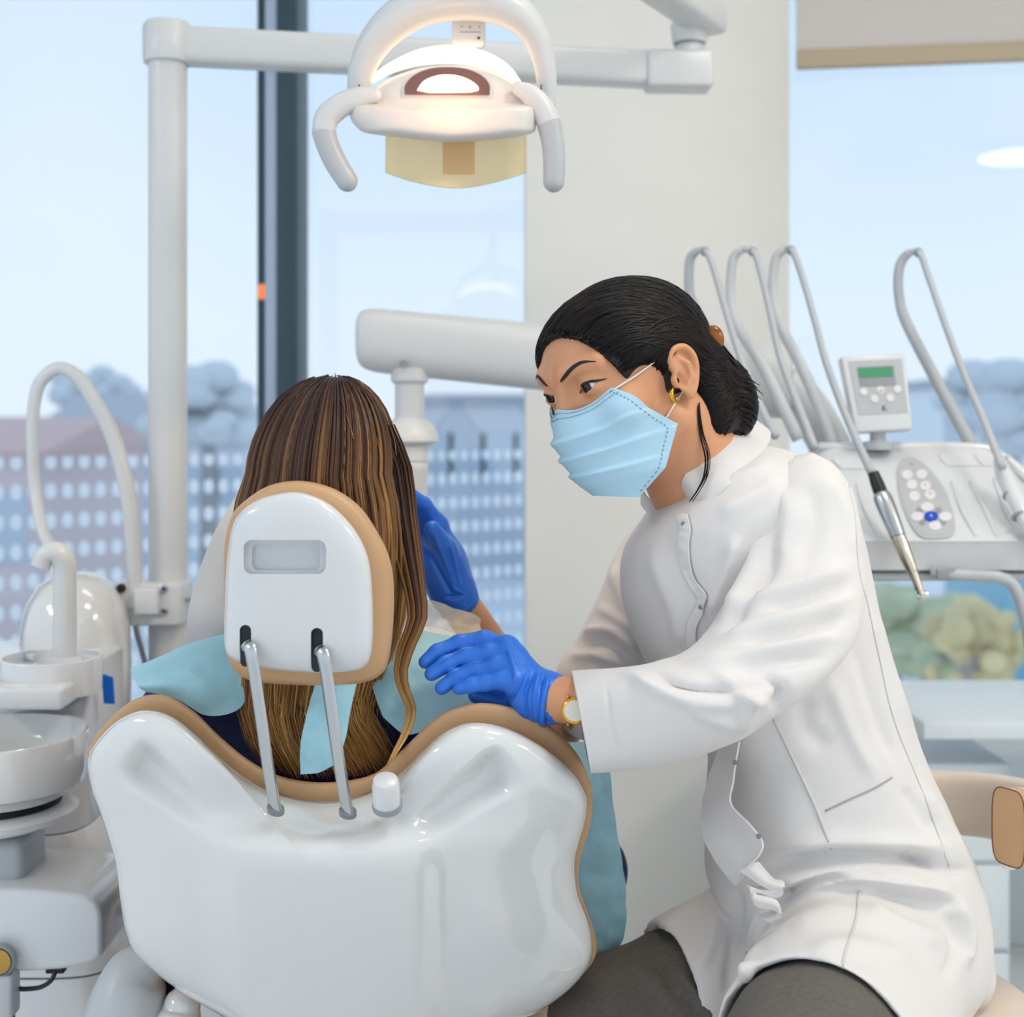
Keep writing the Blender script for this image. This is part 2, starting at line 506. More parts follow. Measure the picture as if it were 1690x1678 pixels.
M['brow'] = mat('eyebrow_hair', (38, 28, 26), .7)
M['lip'] = mat('lips', (190, 110, 105), .45)
M['panel'] = mat('control_panel_grey', (190, 192, 194), .35)
M['lcd'] = mat('green_lcd', (62, 140, 100), .25, emit=(60, 150, 105), estr=.15)
M['btn'] = mat('white_button', (230, 228, 228), .3)
M['bluebtn'] = mat('blue_button', (14, 74, 200), .25)
M['redmark'] = mat('red_mark', (214, 130, 130), .5)
M['bluetape'] = mat('blue_tape', (10, 112, 226), .45)
M['cable'] = mat('grey_cable', (128, 134, 140), .5)
M['window_dark'] = mat('bulb_recess', (120, 88, 84), .35)
M['bulb'] = mat('lit_bulb', (255, 246, 230), .3, emit=(255, 236, 208), estr=1.9)
M['lampface'] = mat('lamp_face_white', (228, 224, 218), .3)
M['cabinet'] = mat('cabinet_white', (226, 234, 238), .4)
M['blind'] = mat('roller_blind', (212, 205, 200), .8, bump=.15, bscale=600)
M['blindbar'] = mat('blind_bar', (188, 172, 146), .6)

def glass_mat(name, tint=(255, 255, 255), refl=.06, rough=0.0):
    m = bpy.data.materials.new(name); m.use_nodes = True; nt = m.node_tree; nt.nodes.clear()
    o = nt.nodes.new('ShaderNodeOutputMaterial'); mx = nt.nodes.new('ShaderNodeMixShader')
    t = nt.nodes.new('ShaderNodeBsdfTransparent'); t.inputs['Color'].default_value = lin(tint)
    g = nt.nodes.new('ShaderNodeBsdfGlossy'); g.inputs['Roughness'].default_value = rough
    fr = nt.nodes.new('ShaderNodeFresnel'); fr.inputs['IOR'].default_value = 1.45
    mu = nt.nodes.new('ShaderNodeMath'); mu.operation = 'MAXIMUM'; mu.inputs[1].default_value = refl
    nt.links.new(fr.outputs[0], mu.inputs[0]); nt.links.new(mu.outputs[0], mx.inputs[0])
    nt.links.new(t.outputs[0], mx.inputs[1]); nt.links.new(g.outputs[0], mx.inputs[2]); nt.links.new(mx.outputs[0], o.inputs[0])
    return m
M['glass'] = glass_mat('window_glass', (250, 253, 255), .05)

def dots_mat():
    """clear balustrade glass printed with rows of white dots (object space metres)"""
    m = bpy.data.materials.new('dotted_glass'); m.use_nodes = True; nt = m.node_tree; nt.nodes.clear(); N = nt.nodes.new; L = nt.links.new
    out = N('ShaderNodeOutputMaterial'); tc = N('ShaderNodeTexCoord'); sp = N('ShaderNodeSeparateXYZ'); L(tc.outputs['Object'], sp.inputs[0])
    def math_(op, a, b=None):
        q = N('ShaderNodeMath'); q.operation = op
        for i, w in enumerate((a, b)):
            if w is None: continue
            if isinstance(w, (int, float)): q.inputs[i].default_value = w
            else: L(w, q.inputs[i])
        return q.outputs[0]
    def cell(s, pitch): return math_('SUBTRACT', math_('FRACT', math_('DIVIDE', s, pitch)), .5)
    fx = math_('MULTIPLY', cell(sp.outputs['X'], .053), .053); fz = math_('MULTIPLY', cell(sp.outputs['Z'], .092), .092)
    d = math_('SQRT', math_('ADD', math_('POWER', math_('DIVIDE', fx, .0155), 2), math_('POWER', math_('DIVIDE', fz, .0235), 2)))
    msk = math_('LESS_THAN', d, 1.0)
    t = N('ShaderNodeBsdfTransparent'); t.inputs[0].default_value = lin((244, 247, 250))
    df = N('ShaderNodeBsdfTranslucent'); df.inputs[0].default_value = (.95, .97, 1, 1)
    d2 = N('ShaderNodeBsdfDiffuse'); d2.inputs[0].default_value = (.9, .93, .96, 1)
    ad = N('ShaderNodeMixShader'); ad.inputs[0].default_value = .5; L(df.outputs[0], ad.inputs[1]); L(d2.outputs[0], ad.inputs[2])
    mx = N('ShaderNodeMixShader'); L(msk, mx.inputs[0]); L(t.outputs[0], mx.inputs[1]); L(ad.outputs[0], mx.inputs[2])
    L(mx.outputs[0], out.inputs[0]); return m
M['dots'] = dots_mat()

def amber_glass():
    m = bpy.data.materials.new('amber_reflector_glass'); m.use_nodes = True; nt = m.node_tree; b = nt.nodes['Principled BSDF']
    b.inputs['Base Color'].default_value = lin((255, 236, 200)); b.inputs['Roughness'].default_value = .06
    b.inputs['Specular IOR Level'].default_value = .9; b.inputs['Metallic'].default_value = .0
    tr = nt.nodes.new('ShaderNodeBsdfTransparent'); tr.inputs[0].default_value = lin((255, 244, 220))
    tl = nt.nodes.new('ShaderNodeBsdfTranslucent'); tl.inputs[0].default_value = lin((255, 236, 196))
    m1 = nt.nodes.new('ShaderNodeMixShader'); m1.inputs[0].default_value = .3
    mx = nt.nodes.new('ShaderNodeMixShader'); mx.inputs[0].default_value = .22
    o = nt.nodes['Material Output']
    nt.links.new(tr.outputs[0], m1.inputs[1]); nt.links.new(tl.outputs[0], m1.inputs[2])
    nt.links.new(m1.outputs[0], mx.inputs[1]); nt.links.new(b.outputs[0], mx.inputs[2]); nt.links.new(mx.outputs[0], o.inputs[0])
    return m
M['amber'] = amber_glass()
def film(name, rgb, a):
    m = mat(name, rgb, .3); nt = m.node_tree; b = nt.nodes['Principled BSDF']
    b.inputs['Alpha'].default_value = a; return m
M['film'] = film('clear_film', (250, 236, 214), .45)
M['hair_dark'] = hair_mat('black_hair', [(0, (9, 7, 8)), (.6, (15, 11, 12)), (1, (34, 23, 20))], .42, .22)
M['hair_blond'] = hair_mat('highlighted_hair', [(0, (50, 32, 28)), (.22, (82, 54, 38)), (.46, (130, 92, 54)), (.7, (180, 134, 76)), (1, (222, 182, 118))], .42, .3)
M['scalp_dark'] = mat('under_hair', (10, 8, 8), .6)
M['scalp_brown'] = mat('under_hair_brown', (58, 38, 28), .6)
M['seamdark'] = mat('pocket_shadow_thread', (176, 170, 166), .85)  # shade along the pocket edge put into the colour
# ================================================================== camera, sky, lamps
cam = bpy.data.cameras.new('camera'); cam.lens = F / 1690 * 36; cam.sensor_width = 36
cam.shift_y = -(839 - CY) / 1690; cam.clip_start = .05; cam.clip_end = 400
cam.dof.use_dof = True; cam.dof.focus_distance = 1.36; cam.dof.aperture_fstop = 4.5
camo = bpy.data.objects.new('camera', cam); COL.objects.link(camo)
camo.location = (0, 0, CH); camo.rotation_euler = (PI / 2, 0, 0); SC.camera = camo
SC.view_settings.view_transform = 'Standard'; SC.view_settings.look = 'None'; SC.view_settings.gamma = 1
SC.view_settings.exposure = EXPO; SC.view_settings.use_curve_mapping = False

w = bpy.data.worlds.new('overcast_sky'); SC.world = w; w.use_nodes = True; nt = w.node_tree
bg = nt.nodes['Background']; tc = nt.nodes.new('ShaderNodeTexCoord'); sp = nt.nodes.new('ShaderNodeSeparateXYZ')
nt.links.new(tc.outputs['Generated'], sp.inputs[0])
rp = nt.nodes.new('ShaderNodeValToRGB'); nt.links.new(sp.outputs['Z'], rp.inputs[0])
rp.color_ramp.elements[0].position = 0.; rp.color_ramp.elements[0].color = lin((230, 239, 250))
rp.color_ramp.elements[1].position = .5; rp.color_ramp.elements[1].color = lin((200, 224, 250))
e = rp.color_ramp.elements.new(.08); e.color = lin((226, 239, 252))
e = rp.color_ramp.elements.new(.22); e.color = lin((212, 231, 250))
cl = nt.nodes.new('ShaderNodeTexNoise'); cl.inputs['Scale'].default_value = 3.; cl.inputs['Detail'].default_value = 3
nt.links.new(tc.outputs['Generated'], cl.inputs['Vector'])
mxc = nt.nodes.new('ShaderNodeMixRGB'); mxc.inputs[2].default_value = lin((232, 243, 255))
mr = nt.nodes.new('ShaderNodeMapRange'); mr.inputs[1].default_value = .45; mr.inputs[2].default_value = .75; mr.inputs[4].default_value = .7
nt.links.new(cl.outputs['Fac'], mr.inputs[0]); nt.links.new(mr.outputs[0], mxc.inputs[0]); nt.links.new(rp.outputs[0], mxc.inputs[1])
nt.links.new(mxc.outputs[0], bg.inputs['Color']); bg.inputs['Strength'].default_value = SKY

def area(name, loc, size, power, rot, color=(255, 248, 238), sy=None):
    l = bpy.data.lights.new(name, 'AREA'); l.energy = power; l.color = lin(color)[:3]
    l.shape = 'RECTANGLE'; l.size = size; l.size_y = sy or size
    o = bpy.data.objects.new(name, l); COL.objects.link(o); o.location = loc; o.rotation_euler = rot
    return o

# ================================================================== room shell
WB = 2.9                       # window wall
HC = 2.75                      # ceiling
XL, XR, YF = -3.7, 3.7, -2.6
struct('floor', MB().box((0, (WB + YF) / 2, -.05), (XR - XL + .3, WB - YF + .3, .1), 0), M['floor'])
struct('ceiling', MB().box((0, (WB + YF) / 2, HC + .05), (XR - XL + .3, WB - YF + .3, .1), 0), M['ceil'])
struct('wall_right', MB().box((XR + .06, (WB + YF) / 2, HC / 2), (.12, WB - YF, HC), 0), M['wall'])
def X_at(px, Y): return (px - CX) * Y / F
# pillar between the windows: flat front, then a face that runs back to the blind window
xa, xb, xc = X_at(868, WB), X_at(1166, WB), X_at(1303, WB + .18)
pil = [V((xa, WB, 0)), V((xb, WB, 0)), V((xc, WB + .18, 0)), V((xc, WB + .40, 0)), V((xa, WB + .40, 0))]
struct('wall_back', MB().prism(pil, (0, 0, HC), 0), M['wall'])
def glazing(name, x0, y0, x1, y1, z0, z1, fm):
    mb = MB(); a = V((x0, y0, 0)); b = V((x1, y1, 0)); d = (b - a); L = d.length; d.normalize(); ang = math.atan2(d.y, d.x)
    R = Matrix.Rotation(ang, 3, 'Z')
    mb.box((a + b) / 2 + V((0, 0, (z0 + z1) / 2)), (L, .012, z1 - z0), 0, R)
    g = mb.build(name, M['glass'], None, 40, 'structure')
    fr = MB()
    fr.box((a + b) / 2 + V((0, 0, z0 + .02)), (L, .07, .04), .002, R); fr.box((a + b) / 2 + V((0, 0, z1 - .02)), (L, .07, .04), .002, R)
    fr.build('window_frame', fm, g)
    return g
g1 = glazing('window_1', XL, WB + .12, xa, WB + .12, .04, HC - .04, M['frame'])
x0, x1 = X_at(456, WB), X_at(490, WB)
mb = MB().box(((x0 + x1) / 2, WB + .08, HC / 2), (x1 - x0, .16, HC - .02), .003); mb.build('mullion', M['frame'], g1)
x0, x1 = X_at(420, WB), X_at(437, WB)
mb = MB().box(((x0 + x1) / 2, WB + .08, HC / 2), (x1 - x0, .10, HC - .02), .003); mb.build('mullion', M['frame'], g1)
x0, x1 = X_at(436.5, WB), X_at(456.5, WB)
mb = MB().box(((x0 + x1) / 2, WB + .035, HC / 2), (x1 - x0, .06, HC - .02), .002); mb.build('gasket', M['frame_light'], g1)
# a lit amber indicator on the gasket
mb = MB().box((X_at(430, WB - .01), WB + .020, P(0, 480, WB).z), (.022, .012, .034), .005); mb.build('indicator', mat('amber_indicator', (240, 130, 70), .4, emit=(255, 130, 60), estr=.5), g1)
# right-hand window, slightly turned towards the room
ZS = P(0, 1215, 3.05).z
wx0, wy0 = xc, WB + .24; wx1 = XR; wy1 = WB + .24 - (XR - xc) * .14
g2 = glazing('window_2', wx0, wy0, wx1, wy1, .42, HC - .04, M['cabinet'])
struct('trim_1', MB().box((wx0 + (wx1 - wx0) / 2, (wy0 + wy1) / 2 - .02, .21), (wx1 - wx0, .22, .42), .004, Matrix.Rotation(math.atan2(wy1 - wy0, wx1 - wx0), 3, 'Z')), M['cabinet'])
# roller blind
rb = thing('roller_blind', 'half lowered pale beige roller blind at the right window', 'blind', P(1500, 60, 2.95))
Rz = Matrix.Rotation(math.atan2(wy1 - wy0, wx1 - wx0), 3, 'Z')
zb = P(0, 116, wy0 - .05).z
cxm, cym = (wx0 + wx1) / 2, (wy0 + wy1) / 2 - .05
MB().box((cxm, cym, (zb + .045 + HC) / 2 - .01), (wx1 - wx0 - .004, .004, HC - zb - .05), 0, Rz).build('blind_fabric', M['blind'], rb)
MB().box((cxm, cym - .004, zb + .022), (wx1 - wx0 - .004, .022, .044), .006, Rz).build('bottom_bar', M['blindbar'], rb)

# ceiling lamps (the round one is seen mirrored in the right window pane)
LAMPW = mat('lamp_diffuser', (255, 250, 242), .5, emit=(255, 246, 234), estr=6.)
def ceil_disc(x, y, r, lab):
    t = thing('ceiling_light', lab, 'ceiling light', (x, y, HC - .06))
    MB().lathe([(r + .015, .06), (r + .015, .015), (r, .004)], (x, y, HC - .06)).build('frame', M['satin'], t)
    MB().lathe([(r, .01), (r * .98, 0), (0.001, -.004)], (x, y, HC - .062)).build('diffuser', LAMPW, t)
ceil_disc(1.62, -1.87, .26, 'round white ceiling light behind the viewer mirrored in the right window')
def ceil_panel(x, y, sx, sy, power, lab):
    t = thing('ceiling_light', lab, 'ceiling light', (x, y, HC - .05))
    MB().box((x, y, HC - .02), (sx + .05, sy + .05, .04), .004).build('frame', M['satin'], t)
    l = area('panel_lamp', (x, y, HC - .045), sx, power, (0, 0, 0), (255, 247, 236), sy)
    return t
ceil_panel(-3.05, -.2, .6, 1.5, PW, 'square ceiling panel light far to the left of the viewer')
ceil_panel(3.15, -.2, .6, 1.5, PW, 'square ceiling panel light far to the right of the viewer')
ceil_panel(.4, 1.7, 1.0, .22, PW * .12, 'long narrow unseen panel light added to wash the pillar')  # added panel, brightens the pillar from out of view
ceil_panel(1.0, .7, .5, .5, PW * .45, 'small square unseen panel light added above and right of the dental chair')  # added panel, puts highlights on the chair shell and fills from the front

# ================================================================== outside
GR = -3.2
ext = dict(  # outdoor haze is put into the pale wall, roof and bare tree colours
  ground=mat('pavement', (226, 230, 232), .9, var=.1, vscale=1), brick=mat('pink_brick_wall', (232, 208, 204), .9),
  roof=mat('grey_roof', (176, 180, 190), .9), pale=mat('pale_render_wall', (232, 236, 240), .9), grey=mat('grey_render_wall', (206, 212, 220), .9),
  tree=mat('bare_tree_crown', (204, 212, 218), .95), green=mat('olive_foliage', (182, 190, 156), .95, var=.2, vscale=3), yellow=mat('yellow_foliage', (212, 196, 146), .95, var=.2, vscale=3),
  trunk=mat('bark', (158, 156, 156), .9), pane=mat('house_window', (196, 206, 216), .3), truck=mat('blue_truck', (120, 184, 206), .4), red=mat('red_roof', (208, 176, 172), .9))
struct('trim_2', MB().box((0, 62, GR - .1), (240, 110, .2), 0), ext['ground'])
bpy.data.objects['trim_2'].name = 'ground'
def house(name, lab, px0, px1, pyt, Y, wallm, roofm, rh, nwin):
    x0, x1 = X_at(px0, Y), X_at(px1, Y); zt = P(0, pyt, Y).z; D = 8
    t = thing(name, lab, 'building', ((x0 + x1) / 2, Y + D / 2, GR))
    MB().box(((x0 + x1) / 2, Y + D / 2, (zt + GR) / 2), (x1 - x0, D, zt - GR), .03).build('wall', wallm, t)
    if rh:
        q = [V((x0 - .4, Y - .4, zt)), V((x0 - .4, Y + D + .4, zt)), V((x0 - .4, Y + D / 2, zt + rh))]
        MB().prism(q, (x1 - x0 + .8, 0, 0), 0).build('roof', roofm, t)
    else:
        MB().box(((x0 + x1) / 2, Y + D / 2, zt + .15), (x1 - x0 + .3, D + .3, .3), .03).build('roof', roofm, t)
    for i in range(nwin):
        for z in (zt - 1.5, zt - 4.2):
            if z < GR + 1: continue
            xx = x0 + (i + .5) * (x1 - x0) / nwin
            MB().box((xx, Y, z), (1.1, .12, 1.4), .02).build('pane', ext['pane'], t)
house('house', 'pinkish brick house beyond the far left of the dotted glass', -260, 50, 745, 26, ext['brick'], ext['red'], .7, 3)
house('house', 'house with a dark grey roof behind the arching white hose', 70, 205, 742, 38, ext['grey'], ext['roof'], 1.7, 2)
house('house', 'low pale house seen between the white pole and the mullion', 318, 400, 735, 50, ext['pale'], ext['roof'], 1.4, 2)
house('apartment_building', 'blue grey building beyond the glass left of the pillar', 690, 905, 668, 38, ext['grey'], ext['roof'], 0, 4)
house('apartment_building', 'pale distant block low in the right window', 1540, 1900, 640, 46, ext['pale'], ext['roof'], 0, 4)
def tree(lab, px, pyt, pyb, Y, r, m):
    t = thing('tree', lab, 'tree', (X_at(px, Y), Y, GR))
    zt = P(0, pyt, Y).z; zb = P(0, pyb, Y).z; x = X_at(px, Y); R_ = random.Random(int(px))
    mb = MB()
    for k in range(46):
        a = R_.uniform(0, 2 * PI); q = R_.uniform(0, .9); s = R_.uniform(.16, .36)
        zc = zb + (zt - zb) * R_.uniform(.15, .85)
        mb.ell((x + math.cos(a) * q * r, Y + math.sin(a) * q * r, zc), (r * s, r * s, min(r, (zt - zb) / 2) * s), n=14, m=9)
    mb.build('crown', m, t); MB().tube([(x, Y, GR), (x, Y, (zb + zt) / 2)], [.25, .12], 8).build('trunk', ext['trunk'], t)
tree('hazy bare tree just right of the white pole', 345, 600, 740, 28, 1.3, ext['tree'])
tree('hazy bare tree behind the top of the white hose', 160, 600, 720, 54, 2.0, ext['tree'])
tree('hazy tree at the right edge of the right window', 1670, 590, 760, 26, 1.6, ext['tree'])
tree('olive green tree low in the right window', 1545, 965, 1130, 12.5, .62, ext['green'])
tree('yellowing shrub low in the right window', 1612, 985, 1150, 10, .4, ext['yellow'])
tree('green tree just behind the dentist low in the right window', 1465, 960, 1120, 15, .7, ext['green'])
# blue lorry parked below the right window
tk = thing('lorry', 'blue lorry parked outside beyond the right window', 'lorry', P(1690, 1100, 16))
MB().box(P(1705, 1010, 16.4), (1.5, 2.2, 1.4), .06).build('body', ext['truck'], tk); MB().box(P(1632, 1060, 16.4), (.7, 1.9, .9), .05).build('cab', ext['truck'], tk)
for dx in (-.3, .6): MB().lathe([(.25, -.1), (.25, .1)], P(1680, 1115, 16) + V((dx, -.6, -.2)), (0, 1, 0)).build('wheel', M['black'], tk)
# dotted balustrade outside the left window
ya, yb = 3.9, 5.6; A = V((X_at(-140, ya), ya, 0)); B = V((X_at(1010, yb), yb, 0))
zt = P(0, 757, ya).z
d = B - A; ang = math.atan2(d.y, d.x); R = Matrix.Rotation(ang, 4, 'Z')
br = thing('balustrade', 'glass balcony balustrade with rows of white dots outside the left window', 'balustrade', (0, 0, 0)); br.location = (A.x, A.y, -.3)
o = MB().box((0, 0, 0), (d.length, .012, zt + .3), 0).build('dotted_pane', M['dots'])
o.parent = br; o.rotation_euler = (0, 0, ang); o.location = V((d.x / 2, d.y / 2, 0))
for k in (0, 3):
    q = A + d * (k / 3); MB().box((q.x, q.y, zt / 2 - .17), (.03, .03, zt + .3), .004, R.to_3x3()).build('post', M['lightgrey'], br)
MB().box((A + d / 2) + V((0, 0, -.34)), (d.length, .9, .08), 0, R.to_3x3()).build('plinth', ext['ground'], br)
# ================================================================== dental chair
def Yc(px, py): return 1.30 + .00022 * (py - 1250)
CHX = X_at(565, 1.33)
chair = thing('dental_chair', 'white and tan dental chair seen from behind, patient leaning back in it', 'dental chair', (CHX, 1.9, 0))
shell = [(145,1255),(158,1226),(193,1190),(235,1172),(278,1179),(318,1207),(357,1244),(402,1281),(452,1308),(510,1322),(570,1320),(625,1302),(665,1272),(700,1237),(735,1207),(778,1192),(832,1200),(892,1230),(938,1268),(965,1308),(967,1345),(957,1385),(948,1425),(953,1475),(969,1517),(978,1555),(973,1590),(945,1628),(896,1665),(840,1690),(740,1730),(600,1765),(450,1745),(385,1690),(312,1645),(262,1610),(222,1570),(206,1530),(198,1480),(190,1420),(168,1350),(150,1300)]
def gs(x, y, cx, cy, sx, sy, ang=0):
    a = math.radians(ang); u = (x - cx) * math.cos(a) + (y - cy) * math.sin(a); v_ = -(x - cx) * math.sin(a) + (y - cy) * math.cos(a)
    return math.exp(-(u / sx) ** 2 - (v_ / sy) ** 2)
def sstep(a, b, x):
    t = min(1, max(0, (x - a) / (b - a))); return t * t * (3 - 2 * t)
def shell_disp(x, y, s):
    d = 0
    # scooped hand-holds: steep upper lip, shallow run-out below
    for cx, cy, ang, L in ((268, 1300, 44, 70), (765, 1308, -42, 80)):
        hx, hy, tx, ty = ((232, 1256, 345, 1350) if cx < 500 else (818, 1270, 690, 1366))
        L = math.hypot(tx - hx, ty - hy); ux, uy = (tx - hx) / L, (ty - hy) / L; sg = 1 if cx < 500 else -1
        u = ((x - hx) * ux + (y - hy) * uy) / L; w_ = ((x - hx) * -uy + (y - hy) * ux) * sg
        W = 38 * (1 - .45 * min(1, max(0, u)))
        d += .030 * sstep(-.22, .10, u) * max(0, 1 - max(0, u)) ** .7 * sstep(-1., -.45, w_ / W) * (1 - sstep(-.1, 1.5, w_ / W))
    # raised centre panel that widens upward
    k = sstep(1345, 1440, y)
    xl = 372 + (y - 1340) * .09; xr = 690 + (y - 1340) * .02
    mid = sstep(xl - 60, xl + 16, x) * (1 - sstep(xr - 16, xr + 50, x))
    d -= .012 * mid * k
    # shelf under the neck cut-out
    d += .026 * gs(x, y, 540, 1322, 170, 46)
    d -= .016 * sstep(1335, 1405, y) * (1 - sstep(1440, 1700, y)) * gs(x, 0, 535, 0, 230, 1)
    return d
sh = MB().inflate(shell, (560, 1480), Yc, .055, .03, N=360, nr=70, p=.62, q=.75, disp=shell_disp)
shellobj = sh.build('backrest_shell', M['gloss'], chair, 180)
cush = [(143,1252),(152,1222),(178,1190),(207,1163),(238,1148),(276,1148),(318,1172),(362,1214),(408,1252),(456,1278),(515,1290),(572,1288),(618,1276),(650,1250),(684,1217),(722,1183),(762,1165),(805,1160),(868,1174),(922,1210),(958,1252),(977,1305),(974,1360),(958,1415),(955,1460),(970,1505),(985,1555),(978,1588),(945,1622),(890,1655),(830,1680),(740,1715),(600,1745),(460,1725),(400,1670),(330,1630),(280,1596),(236,1560),(216,1525),(207,1480),(200,1425),(178,1350),(155,1300)]
def Yk(x, y): return Yc(x, y) + .04
MB().inflate(cush, (560, 1480), Yk, .020, .07, N=300, nr=20, p=.3, q=.5, pb=.35, qb=.5).build('backrest_cushion', M['tan'], chair, 180)
# headrest, with two slots for its rods and a grip recess
def Yh(x, y): return 1.245 + .0001 * (y - 960) - .00002 * (x - 500)
hs = [(371,1000),(374,930),(383,872),(398,845),(428,824),(468,813),(500,813),(540,829),(573,858),(597,893),(610,930),(615,985),(616,1040),(613,1078),(604,1098),(582,1108),(519,1110),(458,1106),(411,1098),(384,1088),(372,1072),(370,1040)]
hb = MB().inflate(hs, (492, 965), Yh, .026, .016, N=260, nr=44, p=.42, q=.55)
def stad(cx, cy, w, h, y0, y1, n=24):
    pts = []
    r = w / 2
    for i in range(n + 1):
        a = PI * i / n; pts.append((cx + r * math.cos(a), cy - (h / 2 - r) - r * math.sin(a)))
    for i in range(n + 1):
        a = PI + PI * i / n; pts.append((cx + r * math.cos(a), cy + (h / 2 - r) - r * math.sin(a)))
    return [[P(x, y, Y) for x, y in pts] for Y in (y0, y1)]
def rrect(cx, cy, w, h, r, y0, y1, n=8):
    pts = []
    for qx, qy, a0 in ((1, -1, 0), (-1, -1, 90), (-1, 1, 180), (1, 1, 270)):
        for i in range(n + 1):
            a = math.radians(a0 + 90 * i / n); pts.append((cx + qx * (w / 2 - r) + r * math.cos(a), cy + qy * (h / 2 - r) - r * math.sin(a)))
    return [[P(x, y, Y) for x, y in pts] for Y in (y0, y1)]
def cutmesh(v, f, cutters):
    me = bpy.data.meshes.new('a'); me.from_pydata([tuple(q) for q in v], [], [tuple(q) for q in f])
    bm = bmesh.new(); bm.from_mesh(me); bmesh.ops.recalc_face_normals(bm, faces=bm.faces[:]); bm.to_mesh(me); bm.free()
    o = bpy.data.objects.new('a', me); COL.objects.link(o); tmp = []
    for mbc in cutters:
        c = mbc.build('cut', M['dark']); c.location = (0, 0, 0)
        vs = np.array(mbc.v); c.data.vertices.foreach_set('co', vs.ravel()); tmp.append(c)
        md = o.modifiers.new('b', 'BOOLEAN'); md.object = c; md.operation = 'DIFFERENCE'; md.solver = 'EXACT'
    dg = bpy.context.evaluated_depsgraph_get(); ev = o.evaluated_get(dg); m2 = ev.to_mesh()
    nv = np.empty(len(m2.vertices) * 3); m2.vertices.foreach_get('co', nv); nv = nv.reshape(-1, 3).copy(); nf = [tuple(p.vertices) for p in m2.polygons]
    ev.to_mesh_clear()
    for c in tmp: bpy.data.objects.remove(c)
    bpy.data.objects.remove(o)
    return nv, nf
c1 = MB().loft(stad(405, 1068, 19, 74, 1.15, 1.2395)); c2 = MB().loft(stad(523, 1075, 20, 78, 1.15, 1.2395))
c3 = MB().loft(rrect(470, 919, 136, 56, 14, 1.15, 1.231)); c4 = MB().loft(rrect(472, 919, 112, 44, 10, 1.15, 1.2385))
hv_, hf_ = cutmesh(hb.v, hb.f, [c1, c2, c3, c4])
head_shell = link_mesh('headrest_shell', hv_, hf_, M['white'], chair, 38)
MB().loft(stad(405, 1066, 17, 68, 1.2375, 1.2392)).build('slot', M['black'], head_shell)
MB().loft(stad(523, 1073, 18, 72, 1.2375, 1.2392)).build('slot', M['black'], head_shell)
hc = [(369,952),(371,894),(383,850),(406,825),(440,803),(476,794),(512,795),(555,808),(594,836),(622,876),(642,918),(650,966),(649,1030),(641,1090),(626,1115),(590,1128),(519,1131),(430,1126),(394,1113),(376,1086),(370,1040)]
MB().inflate(hc, (505, 965), lambda x, y: 1.282 + .0001 * (y - 960),   .034, .022, N=220, nr=18, p=.25, q=.45, pb=.5, qb=.6).build('headrest_cushion', M['tan'], chair, 180)
# flat steel rods
for (x0, y0, x1, y1) in ((407, 1062, 455, 1336), (527, 1070, 574, 1341)):
    mb = MB(); a = P(x0, y0, 1.234); k = P(x0 + 9, y0 + 26, 1.226); b = P(x1 - 14, y1 - 80, 1.243); c = P(x1, y1, 1.262)
    mb.tube([a, k, b, c], .0064, 12, 8, flat=.55, up=(0, 1, 0)); mb.build('headrest_rod', M['steel'], chair)
    MB().tube([P(x1, y1 - 4, 1.2600), P(x1, y1 + 3, 1.268)], .0085, 20, 1, flat=.6, up=(0, 1, 0)).build('rod_collar', M['cable'], chair)
# release button
mb = MB(); mb.tube([P(640, 1322, 1.275), P(640, 1294, 1.252)], [.0128, .0125], 28, 4, rnd_end=False)
q0, q1 = P(640, 1322, 1.275), P(640, 1294, 1.252); d = (q1 - q0).normalized()
mb = MB().lathe([(.0128, 0), (.0134, .004), (.0130, .026), (.0114, .030), (.006, .0312)], q0 + V((0, -.012, 0)), (V((0, -.35, .75))), 32)
mb.build('release_button', M['white'], chair)
MB().lathe([(.0143, -.003), (.0143, .003)], q0 + V((.0006, -.012, 0)), V((0, -.35, .75)), 32).build('button_ring', M['grey'], chair)
# seat, leg rest and pedestal beyond the backrest
def slab(name, pts, w, t, m):
    mb = MB(); rings = []
    for x, y, z, ww in pts:
        rings.append([V((x + ww * math.copysign(abs(math.cos(a)) ** .45, math.cos(a)), y, z + t * math.copysign(abs(math.sin(a)) ** .6, math.sin(a)))) for a in np.arange(24) * 2 * PI / 24])
    mb.loft(rings, per=5); return mb.build(name, m, chair, 180)
SX = -.12
slab('seat_cushion', [(CHX + .01, 1.52, .40, .15), (CHX + .02, 1.66, .40, .19), (SX, 1.95, .44, .19), (SX + .02, 2.12, .46, .17), (SX + .03, 2.18, .45, .14)], 0, .045, M['tan'])
slab('leg_rest', [(SX + .03, 2.20, .43, .16), (SX + .05, 2.4, .38, .16), (SX + .06, 2.58, .33, .14), (SX + .065, 2.62, .32, .11)], 0, .035, M['tan'])
MB().box((SX - .02, 1.85, .30), (.26, .46, .12), .03).build('seat_frame', M['gloss'], chair)
MB().lathe([(.21, 0), (.21, .035), (.18, .05), (.10, .06), (.09, .24)], (SX - .02, 1.88, 0)).build('pedestal', M['gloss'], chair)
mb = MB().tube([P(520, 1700, 1.40), (CHX + .01, 1.50, .36), (SX - .02, 1.68, .32)], [.07, .07, .08], 20, 6, flat=.6, up=(0, 0, 1)); mb.build('back_hinge', M['navy'], chair)
